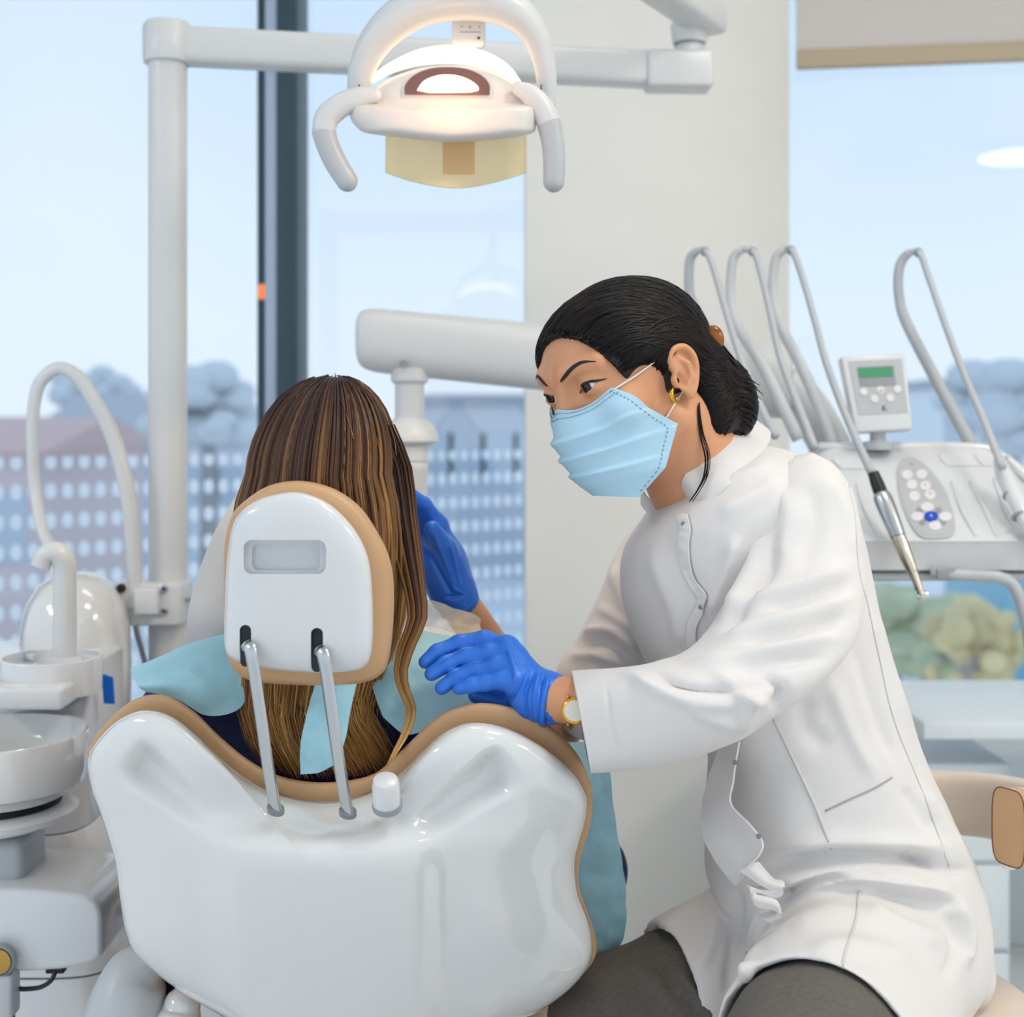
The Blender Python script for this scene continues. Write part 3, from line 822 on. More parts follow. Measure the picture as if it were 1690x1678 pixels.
# curved grey side arm that comes down beside the backrest
MB().tube([P(250, 1575, 1.44), P(225, 1610, 1.44), P(205, 1680, 1.43), P(190, 1780, 1.42), P(200, 1900, 1.46)], [.018, .034, .043, .045, .045], 24, 8, rnd_end=True).build('side_arm', M['lightgrey'], chair, 180)
MB().tube([P(300, 1660, 1.43), P(292, 1720, 1.43), P(300, 1900, 1.50)], [.02, .03, .04], 20, 6, rnd_end=True).build('side_cover', M['gloss'], chair, 180)
MB().box(P(262, 1690, 1.50), (.07, .06, .16), .02).build('side_pad', M['navy'], chair)
MB().tube([P(262, 1760, 1.50), (CHX - .12, 1.6, .30), (SX - .1, 1.75, .30)], .035, 16, 5).build('arm_support', M['lightgrey'], chair)
# ================================================================== operating light on its pole
YP = 2.10
lamp = thing('operating_light', 'white dental operating light with two handles, lit above the patient on a jointed pole', 'dental light', (X_at(277, YP), YP, 0))
xp = X_at(277, YP)
zt = P(0, 104, YP).z
MB().lathe([(.030, .02), (.030, zt)], (xp, YP, 0), n=40).build('pole', M['satin'], lamp)
MB().lathe([(.05, 0), (.05, .02), (.04, .03), (.035, .06)], (xp, YP, 0)).build('base_plate', M['satin'], lamp)
MB().lathe([(.037, P(0, 105, YP).z), (.0385, P(0, 98, YP).z), (.0385, P(0, 46, YP).z), (.034, P(0, 39, YP).z)], (xp, YP, 0), n=40).build('pole_cap', M['satin'], lamp)
def beam(a, b, w, h, m, name, bev=.008):
    a = V(a); b = V(b); d = b - a; L = d.length; x = d.normalized(); z = V((0, 0, 1)); z = (z - x * z.dot(x)).normalized(); y = z.cross(x)
    R = Matrix((x, y, z)).transposed()
    return MB().box((a + b) / 2, (L, w, h), bev, R).build(name, m, lamp)
YE = 2.20
beam(P(285, 76, YP), P(1085, 116, YE), .05, .058, M['satin'], 'lower_arm', .012)
beam(P(1065, 118, YE - .005), P(1174, 119, YE), .062, .062, M['satin'], 'arm_end', .008)
q = P(1138, 92, YE)
MB().lathe([(.026, 0), (.026, .012), (.023, .016)], q, n=32).build('joint_collar', M['satin'], lamp)
MB().lathe([(.0245, .0), (.0245, .004)], q + V((0, 0, .016)), n=32).build('joint_gap', M['grey'], lamp)
MB().lathe([(.028, .0), (.030, .012), (.032, .03)], q + V((0, 0, .02)), n=32).build('joint_head', M['satin'], lamp)
ua = q + V((.012, 0, .072)); uh = P(760, -250, 1.62)
beam(ua + V((.03, .02, -.012)), V((uh.x, uh.y, uh.z + .0)), .06, .05, M['satin'], 'spring_arm', .012)
# lamp head
YL = 1.62
MB().tube([uh + V((0, 0, .02)), P(760, -120, YL), P(752, -20, YL)], [.020, .018, .024], 24, 6).build('neck', M['satin'], lamp)
mb = MB()
arch = [(592,178,.0125),(592,150,.014),(598,112,.0165),(616,74,.0195),(648,38,.0225),(694,10,.0245),(745,-2,.026),(800,-1,.026),(845,18,.0225),(878,50,.018),(895,92,.0145),(902,132,.0125),(903,176,.011)]
pts = [P(x, y, YL - .02 + .03 * max(0, (y) / 180.)) for x, y, r in arch]
mb.tube(pts, [r for *_, r in arch], 22, 8, flat=1.25, up=(0, 1, 0)); mb.build('yoke', M['satin'], lamp, 180)
mb = MB().box(P(774, 44, YL + .03), (.041, .03, .05), .006); sb = mb.build('switch_box', M['white'], lamp)
yb = YL + .0145
MB().lathe([(.0016, 0), (.0016, .0015)], P(790, 63, yb), (0, -1, 0), 16).build('sensor', M['black'], sb)
for dx, tx in ((762, '×'), (776, 'o'), (791, 't')):
    mb = MB(); text_mesh(mb, tx, .006, Matrix.Translation(P(dx, 44, yb - .0004)) @ Matrix.Rotation(PI / 2, 4, 'X'), .0002); mb.build('icon', M['grey'], sb)
MB().box(P(776, 53, yb), (.026, .0008, .0006), 0).build('line_mark', M['grey'], sb)
# housing
house_o = [(577,182),(583,168),(606,154),(640,131),(676,117),(712,110),(748,108),(786,111),(820,121),(850,138),(876,156),(888,180),(886,205),(880,219),(846,227),(800,232),(745,235),(690,231),(640,225),(602,219),(586,207),(578,195)]
def Yl(x, y): return YL - .005
def hdisp(x, y, s):
    # flat lit face above, rounded band below
    e = 158 + 14 * math.cos(min(1.5, abs(x - 738) / 130.)) 
    return .028 * (1 - sstep(e, e + 14, y)) 
hb = MB().inflate(house_o, (738, 190), Yl, .055, .03, N=260, nr=50, p=.35, q=.55, disp=hdisp)
housing = hb.build('housing', M['lampface'], lamp, 180)
yf = YL - .033
bv = bvh_of(hb.v, hb.f)
win = [(669,157),(670,142),(684,127),(708,117),(738,114),(770,117),(794,127),(807,141),(808,158)]
def face_plate(name, out, off, th, m, par):
    a = [onsurf(bv, x, y, off, yf) for x, y in resample(cr(out, 6, False), 60)]
    return MB().prism([(p.x, p.y, p.z) for p in a], (0, -th, 0), 0).build(name, m, par)
rim = [(664,160),(666,140),(682,123),(708,113),(738,110),(770,113),(796,123),(811,139),(813,161)]
face_plate('window_rim', rim, .0, .0025, M['lampface'], housing)
face_plate('bulb_window', win, .0018, .0022, M['window_dark'], housing)
face_plate('bulb', [(689,151),(700,137),(720,129),(742,127),(765,131),(783,140),(790,150),(770,154),(710,155)], .0036, .0022, M['bulb'], housing)
# visor above with the bulb's light put in as glow, mirrored amber glass below
rows = []
top = [(607,136),(640,110),(690,86),(745,78),(798,88),(836,110),(858,138)]
bot = [(616,137),(650,120),(694,108),(745,105),(796,112),(830,125),(848,139)]
r0 = [P(x, y, YL + .035) for x, y in top]; r1 = [P((x + u) / 2, (y + w_) / 2 - 1, YL + .012) for (x, y), (u, w_) in zip(top, bot)]; r2 = [P(x, y, YL - .002) for x, y in bot]
VIS = mat('lit_visor', (255, 240, 214), .2, emit=(255, 226, 186), estr=1.5)
MB().patch([r0, r1, r2], 8, 8, .003).build('visor', VIS, lamp, 180)
g = []
for yy, dep in ((222, .0), (255, .004), (285, .010)):
    g.append([P(x, yy + dip * (yy - 222) / 63., YL + .03 + dep - .028 * (1 - ((x - 752) / 116.) ** 2)) for x, dip in ((639, 0), (676, 13), (715, 22), (752, 26), (790, 22), (830, 12), (866, 0))])
MB().patch(g, 10, 10, .004).build('reflector_glass', M['amber'], lamp, 180)
MB().box(P(757, 258, YL + .035), (.040, .004, .045), .001).build('glass_clip', mat('amber_backing', (244, 206, 120), .4), lamp)
# handles
for pts in ([(618,157,.009),(596,160,.0125),(566,172,.0145),(541,192,.0150),(534,216,.0142),(541,240,.0138),(554,268,.0136),(573,299,.0128)], [(856,146,.009),(874,156,.0125),(893,176,.0145),(906,202,.0146),(912,232,.0138),(915,266,.0134),(914,300,.0128)]):
    k = 5 if pts[0][0] < 700 else 4
    up_ = [P(x, y, YL - .035) for x, y, r in pts[:k]]
    h = MB().tube(up_, [r for *_, r in pts[:k]], 20, 8, rnd_end=True, flat=.85, up=(0, 1, 0)).build('handle', M['satin'], lamp, 180)
    MB().tube([P(x, y, YL - .035) for x, y, r in pts[k - 1:]], [r * 1.0 for *_, r in pts[k - 1:]], 20, 8, rnd_end=True, flat=.85, up=(0, 1, 0)).build('grip', M['lightgrey'], h, 180)
for x in (592, 903):
    MB().box(P(x + (1 if x < 700 else -10), 146, YL - .032), (.0015, .004, .009), .0004).build('hinge_slot', M['dark'], lamp)
l = bpy.data.lights.new('lamp_beam', 'SPOT'); l.energy = 3.5; l.color = lin((255, 214, 160))[:3]; l.spot_size = 1.5; l.shadow_soft_size = .03
o = bpy.data.objects.new('lamp_beam', l); COL.objects.link(o); o.location = P(745, 240, YL - .08); o.rotation_euler = (P(560, 800, 1.42) + V((0, .25, 0)) - o.location).to_track_quat('-Z', 'Y').to_euler()

l = bpy.data.lights.new('bulb_glow_fill', 'POINT'); l.energy = .17; l.color = lin((255, 176, 108))[:3]; l.shadow_soft_size = .02  # added point light ahead of the housing, warms its face like the bulb
o = bpy.data.objects.new('bulb_glow_fill', l); COL.objects.link(o); o.location = P(742, 140, YL - .11)
# ================================================================== hose clamp on the pole
hh = thing('suction_hose', 'white flexible hose arching from a screwed clamp on the left pole', 'hose', P(240, 1015, YP - .04))
YQ = YP - .05
MB().tube([P(x, y, Y) for x, y, Y in ((96,1000,1.985),(88,915,2.0),(72,880,2.02),(58,810,YQ),(54,740,YQ),(55,680,YQ),(66,632,YQ),(96,608,YQ),(128,622,YQ),(158,665,YQ),(186,720,YQ),(206,790,YQ),(217,860,YQ),(222,950,YQ),(223,1005,YQ))], [.0085,.0085,.0088,.009,.0092,.0095,.010,.0100,.0108,.0114,.0118,.0122,.0122,.0112,.0112], 18, 8).build('hose', M['satin'], hh, 180)
MB().box(P(258, 990, YP - .0) + V((0, -.02, 0)), (.108, .075, .066), .006).build('clamp', M['satin'], hh)
MB().box(P(243, 992, YP - .062), (.038, .02, .040), .004).build('socket_cover', M['white'], hh)
for x, y in ((201, 970), (201, 1006), (270, 971), (270, 1008)):
    s = MB().lathe([(.0068, 0), (.0068, .005), (.0045, .006)], P(x, y, YP - .056), (0, -1, 0), 20).build('screw', M['steel'] if x > 250 else M['dark'], hh)
    MB().lathe([(.0034, 0), (.0032, .001)], P(x, y, YP - .062), (0, -1, 0), 6).build('screw_socket', M['black'], s)
MB().lathe([(.003, 0), (.003, .014), (.006, .016), (.006, .022)], P(306, 989, YP - .03), (1, 0, 0), 20).build('lock_knob', M['grey'], hh)
MB().tube([P(222, 1018, YQ), P(226, 1045, YQ), P(236, 1080, YQ + .01), P(246, 1130, YQ + .02), P(252, 1250, YQ + .03), P(250, 1700, YQ + .1)], .0042, 12, 8).build('cable', M['cable'], hh, 180)

# ================================================================== cuspidor unit on the left
YU = 1.78
cu = thing('cuspidor_unit', 'white cuspidor unit with spittoon bowl and cup filler at the left edge', 'cuspidor', (X_at(60, YU + .1), YU + .1, 0))
def rr_ring(cx, cy, z, wx, wy, r, n=40):
    out = []
    for j in range(n):
        a = 2 * PI * j / n; e = .42
        out.append(V((cx + wx * math.copysign(abs(math.cos(a)) ** e, math.cos(a)), cy + wy * math.copysign(abs(math.sin(a)) ** e, math.sin(a)), z)))
    return out
def Zu(py, Y=YU): return P(0, py, Y).z
cyu = YU + .13
def body_ring(py, xr, xl=-90, wy=.13):
    a, b = X_at(xl, YU + .1), X_at(xr, YU + .1)
    return rr_ring((a + b) / 2, cyu, Zu(py, YU + .1), (b - a) / 2, wy, .03)
MB().loft([body_ring(1120, 166), body_ring(1128, 168), body_ring(1340, 169), body_ring(1342, 168)], per=1).build('upper_body', M['white'], cu, 50)
MB().loft([body_ring(1344, 167), body_ring(1346, 170), body_ring(1400, 178), body_ring(1480, 200), body_ring(1563, 214), body_ring(1565, 213)]).build('middle_body', M['white'], cu, 50)
MB().loft([body_ring(1568, 212), body_ring(1570, 215), body_ring(1760, 232), body_ring(2050, 232)]).build('lower_body', M['white'], cu, 50)
for py, xr in ((1343, 166), (1566.5, 212)):
    MB().loft([body_ring(py - 2, xr), body_ring(py + 2, xr)]).build('seam_gap', M['dark'], cu, 50)
MB().loft([body_ring(1085, 160), body_ring(1090, 167), body_ring(1150, 168)]).build('cap_body', M['white'], cu, 50)
# cup filler ring, spout and bracket
c = P(84, 1090, YU)
zr = Zu(1140); zt_ = Zu(1083)
MB().lathe([(.052, zr), (.066, zr), (.0665, zt_ - .002), (.0655, zt_), (.0615, zt_), (.061, zt_ - .012), (.02, zt_ - .013)], (c.x, YU - .0, 0), n=56).build('cup_holder', M['white'], cu, 35)
for ang in (20, 140, 260):
    MB().box((c.x + .05 * math.cos(math.radians(ang)), YU + .05 * math.sin(math.radians(ang)), zt_ - .006), (.02, .006, .008), .001, Matrix.Rotation(math.radians(ang), 3, 'Z')).build('holder_rib', M['white'], cu)
sx = X_at(107, YU)
MB().tube([(sx, YU, Zu(1083)), (sx, YU, Zu(960)), (sx, YU - .001, Zu(933)), (sx - .004, YU - .003, Zu(918)), (sx - .013, YU - .006, Zu(911)), (sx - .024, YU - .008, Zu(917)), (sx - .030, YU - .009, Zu(934))], [.0152, .0150, .015, .0155, .015, .0138, .013], 28, 8).build('cup_filler', M['satin'], cu, 60)
MB().box((X_at(50, YU - .04), YU - .05, Zu(1140, YU - .04)), (.12, .09, .028), .006).build('filler_bracket', M['white'], cu)
MB().box((X_at(58, YU - .04), YU - .02, Zu(1160, YU - .04)), (.09, .05, .012), .002).build('bracket_recess', M['grey'], cu)
MB().tube([P(60, 1156, YU - .06), P(20, 1170, YU - .08)], .0055, 14, 2, rnd_end=True).build('rinse_nozzle', M['lightgrey'], cu)
# bowl
bx, by = X_at(6, YU - .1), YU - .13
zb1, zb0 = Zu(1207, by), Zu(1300, by)
MB().lathe([(.05, Zu(1322, by)), (.084, Zu(1312, by)), (.088, zb0), (.108, Zu(1290, by)), (.1125, Zu(1270, by)), (.1135, zb1 - .002), (.112, zb1), (.1085, zb1 - .001), (.103, zb1 - .03), (.08, zb1 - .06), (.03, zb1 - .07)], (bx, by, 0), n=72).build('spittoon_bowl', M['gloss'], cu, 50)
MB().lathe([(.05, Zu(1326, by)), (.080, Zu(1324, by)), (.080, Zu(1316, by))], (bx, by, 0), n=56).build('bowl_shadow_gap', M['dark'], cu)
MB().lathe([(.04, Zu(1362, by)), (.066, Zu(1360, by)), (.07, Zu(1348, by)), (.098, Zu(1344, by)), (.1, Zu(1334, by)), (.09, Zu(1326, by)), (.03, Zu(1322, by))], (bx, by, 0), n=64).build('drain_disc', M['white'], cu, 45)
# valve, lower tray and its fittings
MB().box((X_at(-10, by), by + .01, Zu(1425, by)), (.095, .09, .075), .012).build('valve_block', M['lightgrey'], cu)
MB().lathe([(.016, 0), (.0165, .05)], (X_at(8, by), by + .01, Zu(1485, by)), n=28).build('valve_stem', M['lightgrey'], cu)
yt = by + .02
out = [(-120,1470),(40,1468),(95,1472),(140,1478),(160,1490),(168,1510),(169,1580),(150,1590),(100,1602),(40,1606),(-120,1606)]
pl = [P(x, y, yt - .09) for x, y in out]
MB().prism(pl, (0, .16, 0), .012, 4).build('lower_tray', M['white'], cu, 50)
cp = P(2, 1582, yt - .10)
cpo = MB().lathe([(.019, 0), (.019, .008), (.0165, .010), (.0165, .006), (.004, .006)], cp, (0, -1, 0), 40).build('connector_cap', M['grey'], cu)
MB().lathe([(.0145, 0), (.0145, .004), (.009, .005)], cp + V((0, -.0055, 0)), (0, -1, 0), 40).build('brass_insert', M['brass'], cpo)
MB().box(P(12, 1640, yt - .1), (.022, .03, .05), .005).build('connector_body', M['lightgrey'], cu)
MB().box(P(93, 1598, yt - .08), (.022, .014, .008), .002).build('cable_clip', M['dark'], cu)
MB().tube([P(92, 1602, yt - .085), P(84, 1618, yt - .09), P(66, 1629, yt - .09), P(40, 1632, yt - .09), P(22, 1632, yt - .09), P(21, 1660, yt - .09), P(22, 1760, yt - .08)], .0028, 10, 8).build('cable', M['black'], cu, 180)
MB().lathe([(.0005, .135), (.03, .132), (.055, .115), (.072, .085), (.080, .05), (.082, 0), (.082, -.12)], (X_at(125, 2.02), 2.02, Zu(1090, 2.02)), n=48).build('dome_cover', M['gloss'], cu, 180)
# blue paper strip stuck behind the unit
mb = MB(); a = [P(168, 1112, 1.84), P(186, 1118, 1.84), P(189, 1162, 1.84), P(171, 1161, 1.84)]
mb.prism(a, (0, .003, 0), 0); tag(mb.build('tape_strip', M['bluetape']), 'small bright blue strip beside the white cuspidor tower', 'strip')

# ================================================================== delivery unit on the right
YD = 1.95
du = thing('delivery_unit', 'white dental delivery unit with curved hose arms and control panel behind the dentist', 'delivery unit', (X_at(1560, YD), YD, .4))
# supporting arm and its post
ya0, ya1 = 2.12, 2.2
mb = MB(); rings = []
for (x, yt_, yb_, t) in ((588,552,566,.004),(589,530,588,.022),(596,515,604,.034),(612,510,612,.040),(640,511,617,.043),(760,522,630,.043),(900,535,645,.043),(1100,553,668,.043),(1280,570,690,.043),(1300,573,688,.04)):
    Y = ya0 + (ya1 - ya0) * (x - 590) / 700.
    rings.append(ring((x, yt_), (x, yb_), Y, t, 36, 2.6))
mb.loft(rings, per=4); arm = mb.build('support_arm', M['satin'], du, 180)
for x, y in ((666, 600), (1301, 673)):
    MB().lathe([(.0065, 0), (.006, .004)], P(x, y, ya0 - .042 + (x - 590) / 700 * .08), (0, -1, 0), 20).build('screw_cap', M['grey'], arm)
zpt = P(0, 618, ya0).z; xq = X_at(676, ya0)
MB().lathe([(.030, zpt + .01), (.030, zpt - .010), (.0235, zpt - .016), (.0235, P(0, 690, ya0).z), (.038, P(0, 700, ya0).z), (.046, P(0, 718, ya0).z), (.046, P(0, 728, ya0).z), (.030, P(0, 736, ya0).z), (.030, P(0, 760, ya0).z)], (xq, ya0, 0), n=40).build('arm_post', M['satin'], du, 40)
MB().tube([(xq, ya0, P(0, 750, ya0).z), (xq - .01, ya0 + .04, .98), (xq - .06, 2.28, .80), (-.42, 2.34, .66), (-.46, 2.36, .45), (-.46, 2.36, .0)], .03, 24, 6).build('post_column', M['satin'], du, 180)
# console body: sloping top, fascia, underside
x0, x1 = 1330, 1790
def prof(x, k=1.0):
    return [P(x, 742, 2.13), P(x, 735, 2.10), P(x, 741, 2.075), P(x, 790, 2.02), P(x, 850, 1.95), P(x, 886, 1.905), P(x, 893, 1.897), P(x, 897, 1.90), P(x, 940, 1.91), P(x, 945, 1.93), P(x, 905, 2.13)]
def console_ring(X, inset):
    # constant-X section built from depths and heights
    q = prof(1500)
    return [V((X, p.y + (inset if i in (0, 1, 10) else (-inset if False else 0)), p.z - (inset if i in (0, 1, 2, 3) else 0))) for i, p in enumerate(q)]
XA, XB = X_at(1362, 2.0), X_at(1712, 2.0)
secs = []
for X, ins in ((XA, .02), (XA + .012, .006), (XA + .03, 0), (XB - .06, 0), (XB - .03, .004), (XB - .008, .016), (XB, .03)):
    secs.append(console_ring(X, ins))
body = MB().loft(secs).build('console', M['white'], du, 30)
cb = MB().loft(secs); cbv = bvh_of(cb.v, cb.f)
bar = MB().tube([V((XA + .01, 2.085, P(0, 738, 2.09).z)), V((XB - .08, 2.085, P(0, 738, 2.09).z)), V((XB - .03, 2.07, P(0, 752, 2.08).z)), V((XB + .0, 2.03, P(0, 790, 2.05).z))], .008, 16, 8).build('rear_rail', M['gloss'], du, 180)
MB().box(((XA + XB) / 2, 1.99, P(0, 950, 1.92).z - .002), (XB - XA - .04, .14, .012), .004).build('fascia', M['lightgrey'], du)
def onpanel(outline, off, th, name, m, par, per=6, n=72, closed=True, bv=None):
    cbv_ = bv or cbv
    o_ = resample(cr(outline, per, True), n, True)
    vs = []; a = [onsurf(cbv_, x, y, off, 1.97) for x, y in o_]; b = [onsurf(cbv_, x, y, -.001, 1.97) for x, y in o_]
    mb = MB().loft([b, a]); return mb.build(name, m, par, 40)
bez = onpanel([(1481,790),(1483,768),(1498,757),(1520,764),(1545,790),(1564,822),(1575,862),(1572,885),(1550,890),(1520,888),(1500,862),(1486,825)], .0030, 0, 'panel_bezel', M['lightgrey'], du)
pan = onpanel([(1484,790),(1486,771),(1499,761),(1519,768),(1542,793),(1560,824),(1571,862),(1568,881),(1548,886),(1522,883),(1503,859),(1489,824)], .0036, 0, 'control_panel', M['panel'], du)
pbv = bvh_of([tuple(v.co + du.location) for v in pan.data.vertices], [tuple(p.vertices) for p in pan.data.polygons])
def circ(cx, cy, rx, ry): return [(cx + rx * math.cos(a), cy + ry * math.sin(a)) for a in np.arange(12) * 2 * PI / 12]
for x, y in ((1497,784),(1521,783),(1505,800),(1527,802),(1509,819),(1535,817)):
    b = onpanel(circ(x, y, 9, 8), .0014, 0, 'button', M['btn'], pan, n=28, bv=pbv)
for x, y in ((1530, 837), (1514, 853), (1560, 853), (1543, 868)): onpanel(circ(x, y, 10.5, 7.5), .0014, 0, 'button', M['btn'], pan, n=28, bv=pbv)
for x, y in ((1518, 842), (1549, 842), (1522, 862), (1556, 862)): onpanel(circ(x, y, 6, 4.5), .0009, 0, 'pad_corner', M['grey'], pan, n=16, bv=pbv)
onpanel(circ(1536.5, 853, 11.5, 8), .0018, 0, 'button', M['bluebtn'], pan, n=32, bv=pbv)
for x, y, t_ in ((1535,817,'T'),(1527,802,'!'),(1504,768,'*')):
    mb = MB(); p = onsurf(pbv, x, y, .0017, 1.97); text_mesh(mb, t_, .008, Matrix.Translation(p) @ Matrix.Rotation(math.radians(50), 4, 'X'), .0003); mb.build('icon', M['redmark'], pan)
mb = MB(); p = onsurf(pbv, 1536.5, 853, .0022, 1.97); text_mesh(mb, '+', .010, Matrix.Translation(p) @ Matrix.Rotation(math.radians(50), 4, 'X'), .0003); mb.build('icon', M['btn'], pan)
# handpiece cradles: raised lips beside shallow troughs
for (xa_, ya_, xb_, yb__) in ((1428,800,1468,886),(1585,795,1628,885),(1655,790,1700,885)):
    for k in (-1, 1):
        a = onsurf(cbv, xa_ + k * 15, ya_, .000, 1.97); m_ = onsurf(cbv, (xa_ + xb_) / 2 + k * 19, (ya_ + yb__) / 2, .001, 1.97); b = onsurf(cbv, xb_ + k * 17, yb__, .000, 1.97)
        MB().tube([a, m_, b], [.002, .0045, .003], 10, 8).build('cradle_lip', M['white'], du, 180)
for (xa_, ya_) in ((1405, 775), (1580, 770), (1640, 770)):
    onpanel([(xa_ - 30, ya_ - 18), (xa_ + 22, ya_ - 18), (xa_ + 34, ya_ - 2), (xa_ + 36, ya_), (xa_ - 14, ya_), (xa_ - 18, ya_ - 2)], .0025, 0, 'hose_plate', M['white'], du, per=2)
# hose arms (whips) with their hoses
whips = [
 ([(1268,720),(1215,610),(1165,540),(1140,490),(1137,450),(1140,425),(1151,413)], [(1151,413),(1166,416),(1180,450),(1200,520),(1222,590),(1250,660),(1280,720)]),
 ([(1318,725),(1262,610),(1216,535),(1206,485),(1208,440),(1214,420),(1226,411)], [(1226,411),(1244,416),(1256,450),(1272,520),(1288,590),(1310,650),(1345,740)]),
 ([(1380,738),(1330,620),(1285,530),(1276,480),(1278,440),(1284,421),(1296,411)], [(1296,411),(1308,414),(1325,460),(1345,530),(1364,600),(1398,690),(1440,784)]),
 ([(1605,738),(1552,640),(1497,535),(1484,490),(1483,450),(1490,428),(1502,416)], [(1502,416),(1518,418),(1532,455),(1558,530),(1588,610),(1622,690),(1655,772)])]
for i, (a, b) in enumerate(whips):
    y_ = [2.10, 2.10, 2.09, 2.09, 2.085, 2.08, 2.07]
    w1 = MB().tube([P(x, y, Y) for (x, y), Y in zip(a, y_)], [.0105, .0095, .0085, .0078, .0076, .0074, .006], 14, 8).build('whip_arm', M['lightgrey'] if i % 3 == 0 else M['satin'], du, 180)
    yh = [2.07, 2.06, 2.05, 2.03, 2.01, 1.98, 1.92]
    MB().tube([P(x, y, Y) for (x, y), Y in zip(b, yh)], [.005, .0052, .0052, .0052, .0055, .0058, .0062], 12, 8).build('hose', M['lightgrey'], w1, 180)
    MB().lathe([(.006, -.004), (.008, 0), (.006, .004)], P(b[1][0] - 2, b[1][1] - 1, 2.062), (.3, -1, 0), 18).build('hose_clip', M['grey'], w1)
# display
cx_, cy_ = 1448, 650
Yd = 2.04
e0, e1, e2, e3 = P(1388, 588, Yd + .02), P(1493, 583, Yd + .02), P(1507, 708, Yd), P(1413, 713, Yd)
def quad(u, v_, off=0.):
    a = e0.lerp(e1, u); b = e3.lerp(e2, u); p = a.lerp(b, v_); n = (e1 - e0).cross(e3 - e0).normalized()
    if n.y > 0: n = -n
    return p + n * off
def qplate(u0, v0, u1, v1, o0, o1, m, name, par, bev=.0):
    a = [quad(u0, v0, o0), quad(u1, v0, o0), quad(u1, v1, o0), quad(u0, v1, o0)]
    d = quad(.5, .5, o1) - quad(.5, .5, o0)
    return MB().prism(a, d, bev).build(name, m, par)
disp = qplate(0, 0, 1, 1, -.026, 0, M['white'], 'display', du, .003)
qplate(.10, .07, .94, .78, 0, .0012, M['panel'], 'display_face', disp)
qplate(.21, .155, .80, .42, .0012, .0018, M['grey'], 'screen_surround', disp)
qplate(.225, .17, .77, .30, .0018, .0024, M['lcd'], 'screen', disp)
for u, v_ in ((.25, .48), (.53, .47), (.81, .47), (.41, .58), (.67, .58)):
    n = (quad(.5, .5, 1) - quad(.5, .5, 0)).normalized()
    MB().lathe([(.0064, 0), (.006, .0018)], quad(u, v_, .001), n, 24).build('button', M['btn'], disp)
nrm = (quad(.5, .5, 1) - quad(.5, .5, 0)).normalized(); ux = (quad(1, .5) - quad(0, .5)).normalized(); uy = nrm.cross(ux)
Rm = Matrix((ux, uy, nrm)).transposed().to_4x4()
mb = MB(); text_mesh(mb, 'K', .013, Matrix.Translation(quad(.55, .715, .0015)) @ Rm, .0002); mb.build('letter_mark', M['dark'], disp)
MB().box(quad(.53, .485, .003), (.005, .0008, .002), 0).build('red_mark', M['redmark'], disp)
MB().lathe([(.022, 0), (.022, .012), (.012, .014), (.012, .04)], (X_at(1450, 2.06), 2.065, P(0, 742, 2.06).z), n=28).build('display_stalk', M['lightgrey'], du)
# grab bar under the console
MB().tube([P(x, y, Y) for x, y, Y in ((1545,946,1.90),(1600,950,1.89),(1645,952,1.88),(1668,962,1.88),(1682,985,1.88),(1694,1030,1.89),(1700,1070,1.93))], .0085, 16, 8, rnd_end=True).build('grab_bar', M['lightgrey'], du, 180)
MB().box(P(1558, 946, 1.90), (.028, .024, .015), .002).build('bar_clamp', M['grey'], du)
# arm joint under the console so that the unit hangs from its arm
MB().tube([P(1290, 632, ya1), P(1345, 690, 2.2), P(1400, 800, 2.2), P(1450, 900, 2.08)], [.04, .035, .035, .03], 20, 8).build('arm_link', M['satin'], du, 180)

# ---- handpieces in their cradles
hp = thing('contra_angle_handpiece', 'silver handpiece with black connector hanging in front of the white console', 'dental handpiece', P(1480, 900, 1.88))
def along(pts): return pts
k0 = P(1441, 780, 1.905); k1 = P(1453, 812, 1.895); k2 = P(1482, 885, 1.87); k3 = P(1506, 942, 1.855); k4 = P(1521, 982, 1.845)
MB().tube([k0, k0.lerp(k1, .5), k1], [.0078, .0094, .0100], 24, 4).build('connector', M['black'], hp, 50)
MB().tube([k1, k1.lerp(k2, .12), k1.lerp(k2, .5), k2], [.0092, .0128, .0128, .0108], 28, 8).build('motor_body', M['steel'], hp, 50)
MB().tube([k2, k2.lerp(k3, .06), k2.lerp(k3, .5), k3], [.0098, .0102, .0096, .0074], 28, 8).build('sheath', M['chrome_reflect'], hp, 50)
MB().tube([k3, k3.lerp(k4, .1), k3.lerp(k4, .8), k4], [.0078, .0066, .0052, .0046], 24, 8).build('neck', M['chrome_reflect'], hp, 50)
MB().lathe([(.0046, -.008), (.0056, -.006), (.0056, .006), (.0046, .008)], k4 + V((.002, 0, -.001)), (1, -.3, .35), 24).build('head', M['chrome'], hp, 50)
MB().box(P(1512, 971, 1.8445), (.0045, .003, .0022), .0005).build('vent_mark', M['black'], hp)
hp2 = thing('scaler_handpiece', 'white handpiece with grey marks in its cradle at the right edge', 'dental handpiece', P(1675, 830, 1.93))
MB().tube([P(1650, 762, 1.955), P(1660, 790, 1.94), P(1690, 850, 1.90), P(1722, 915, 1.87)], [.009, .0125, .0125, .010], 24, 8, rnd_end=True).build('body', M['white'], hp2, 180)
MB().tube([P(1722, 915, 1.87), P(1735, 945, 1.86)], [.007, .004], 16, 4, rnd_end=True).build('tip', M['steel'], hp2, 180)
for x, y in ((1668, 815), (1683, 850)):
    MB().lathe([(.0125, 0), (.0125, .003)], P(x, y, 1.925 - (y - 815) * .0007), (P(1690, 850, 1.90) - P(1660, 790, 1.94)), 20).build('ring_mark', M['grey'], hp2)

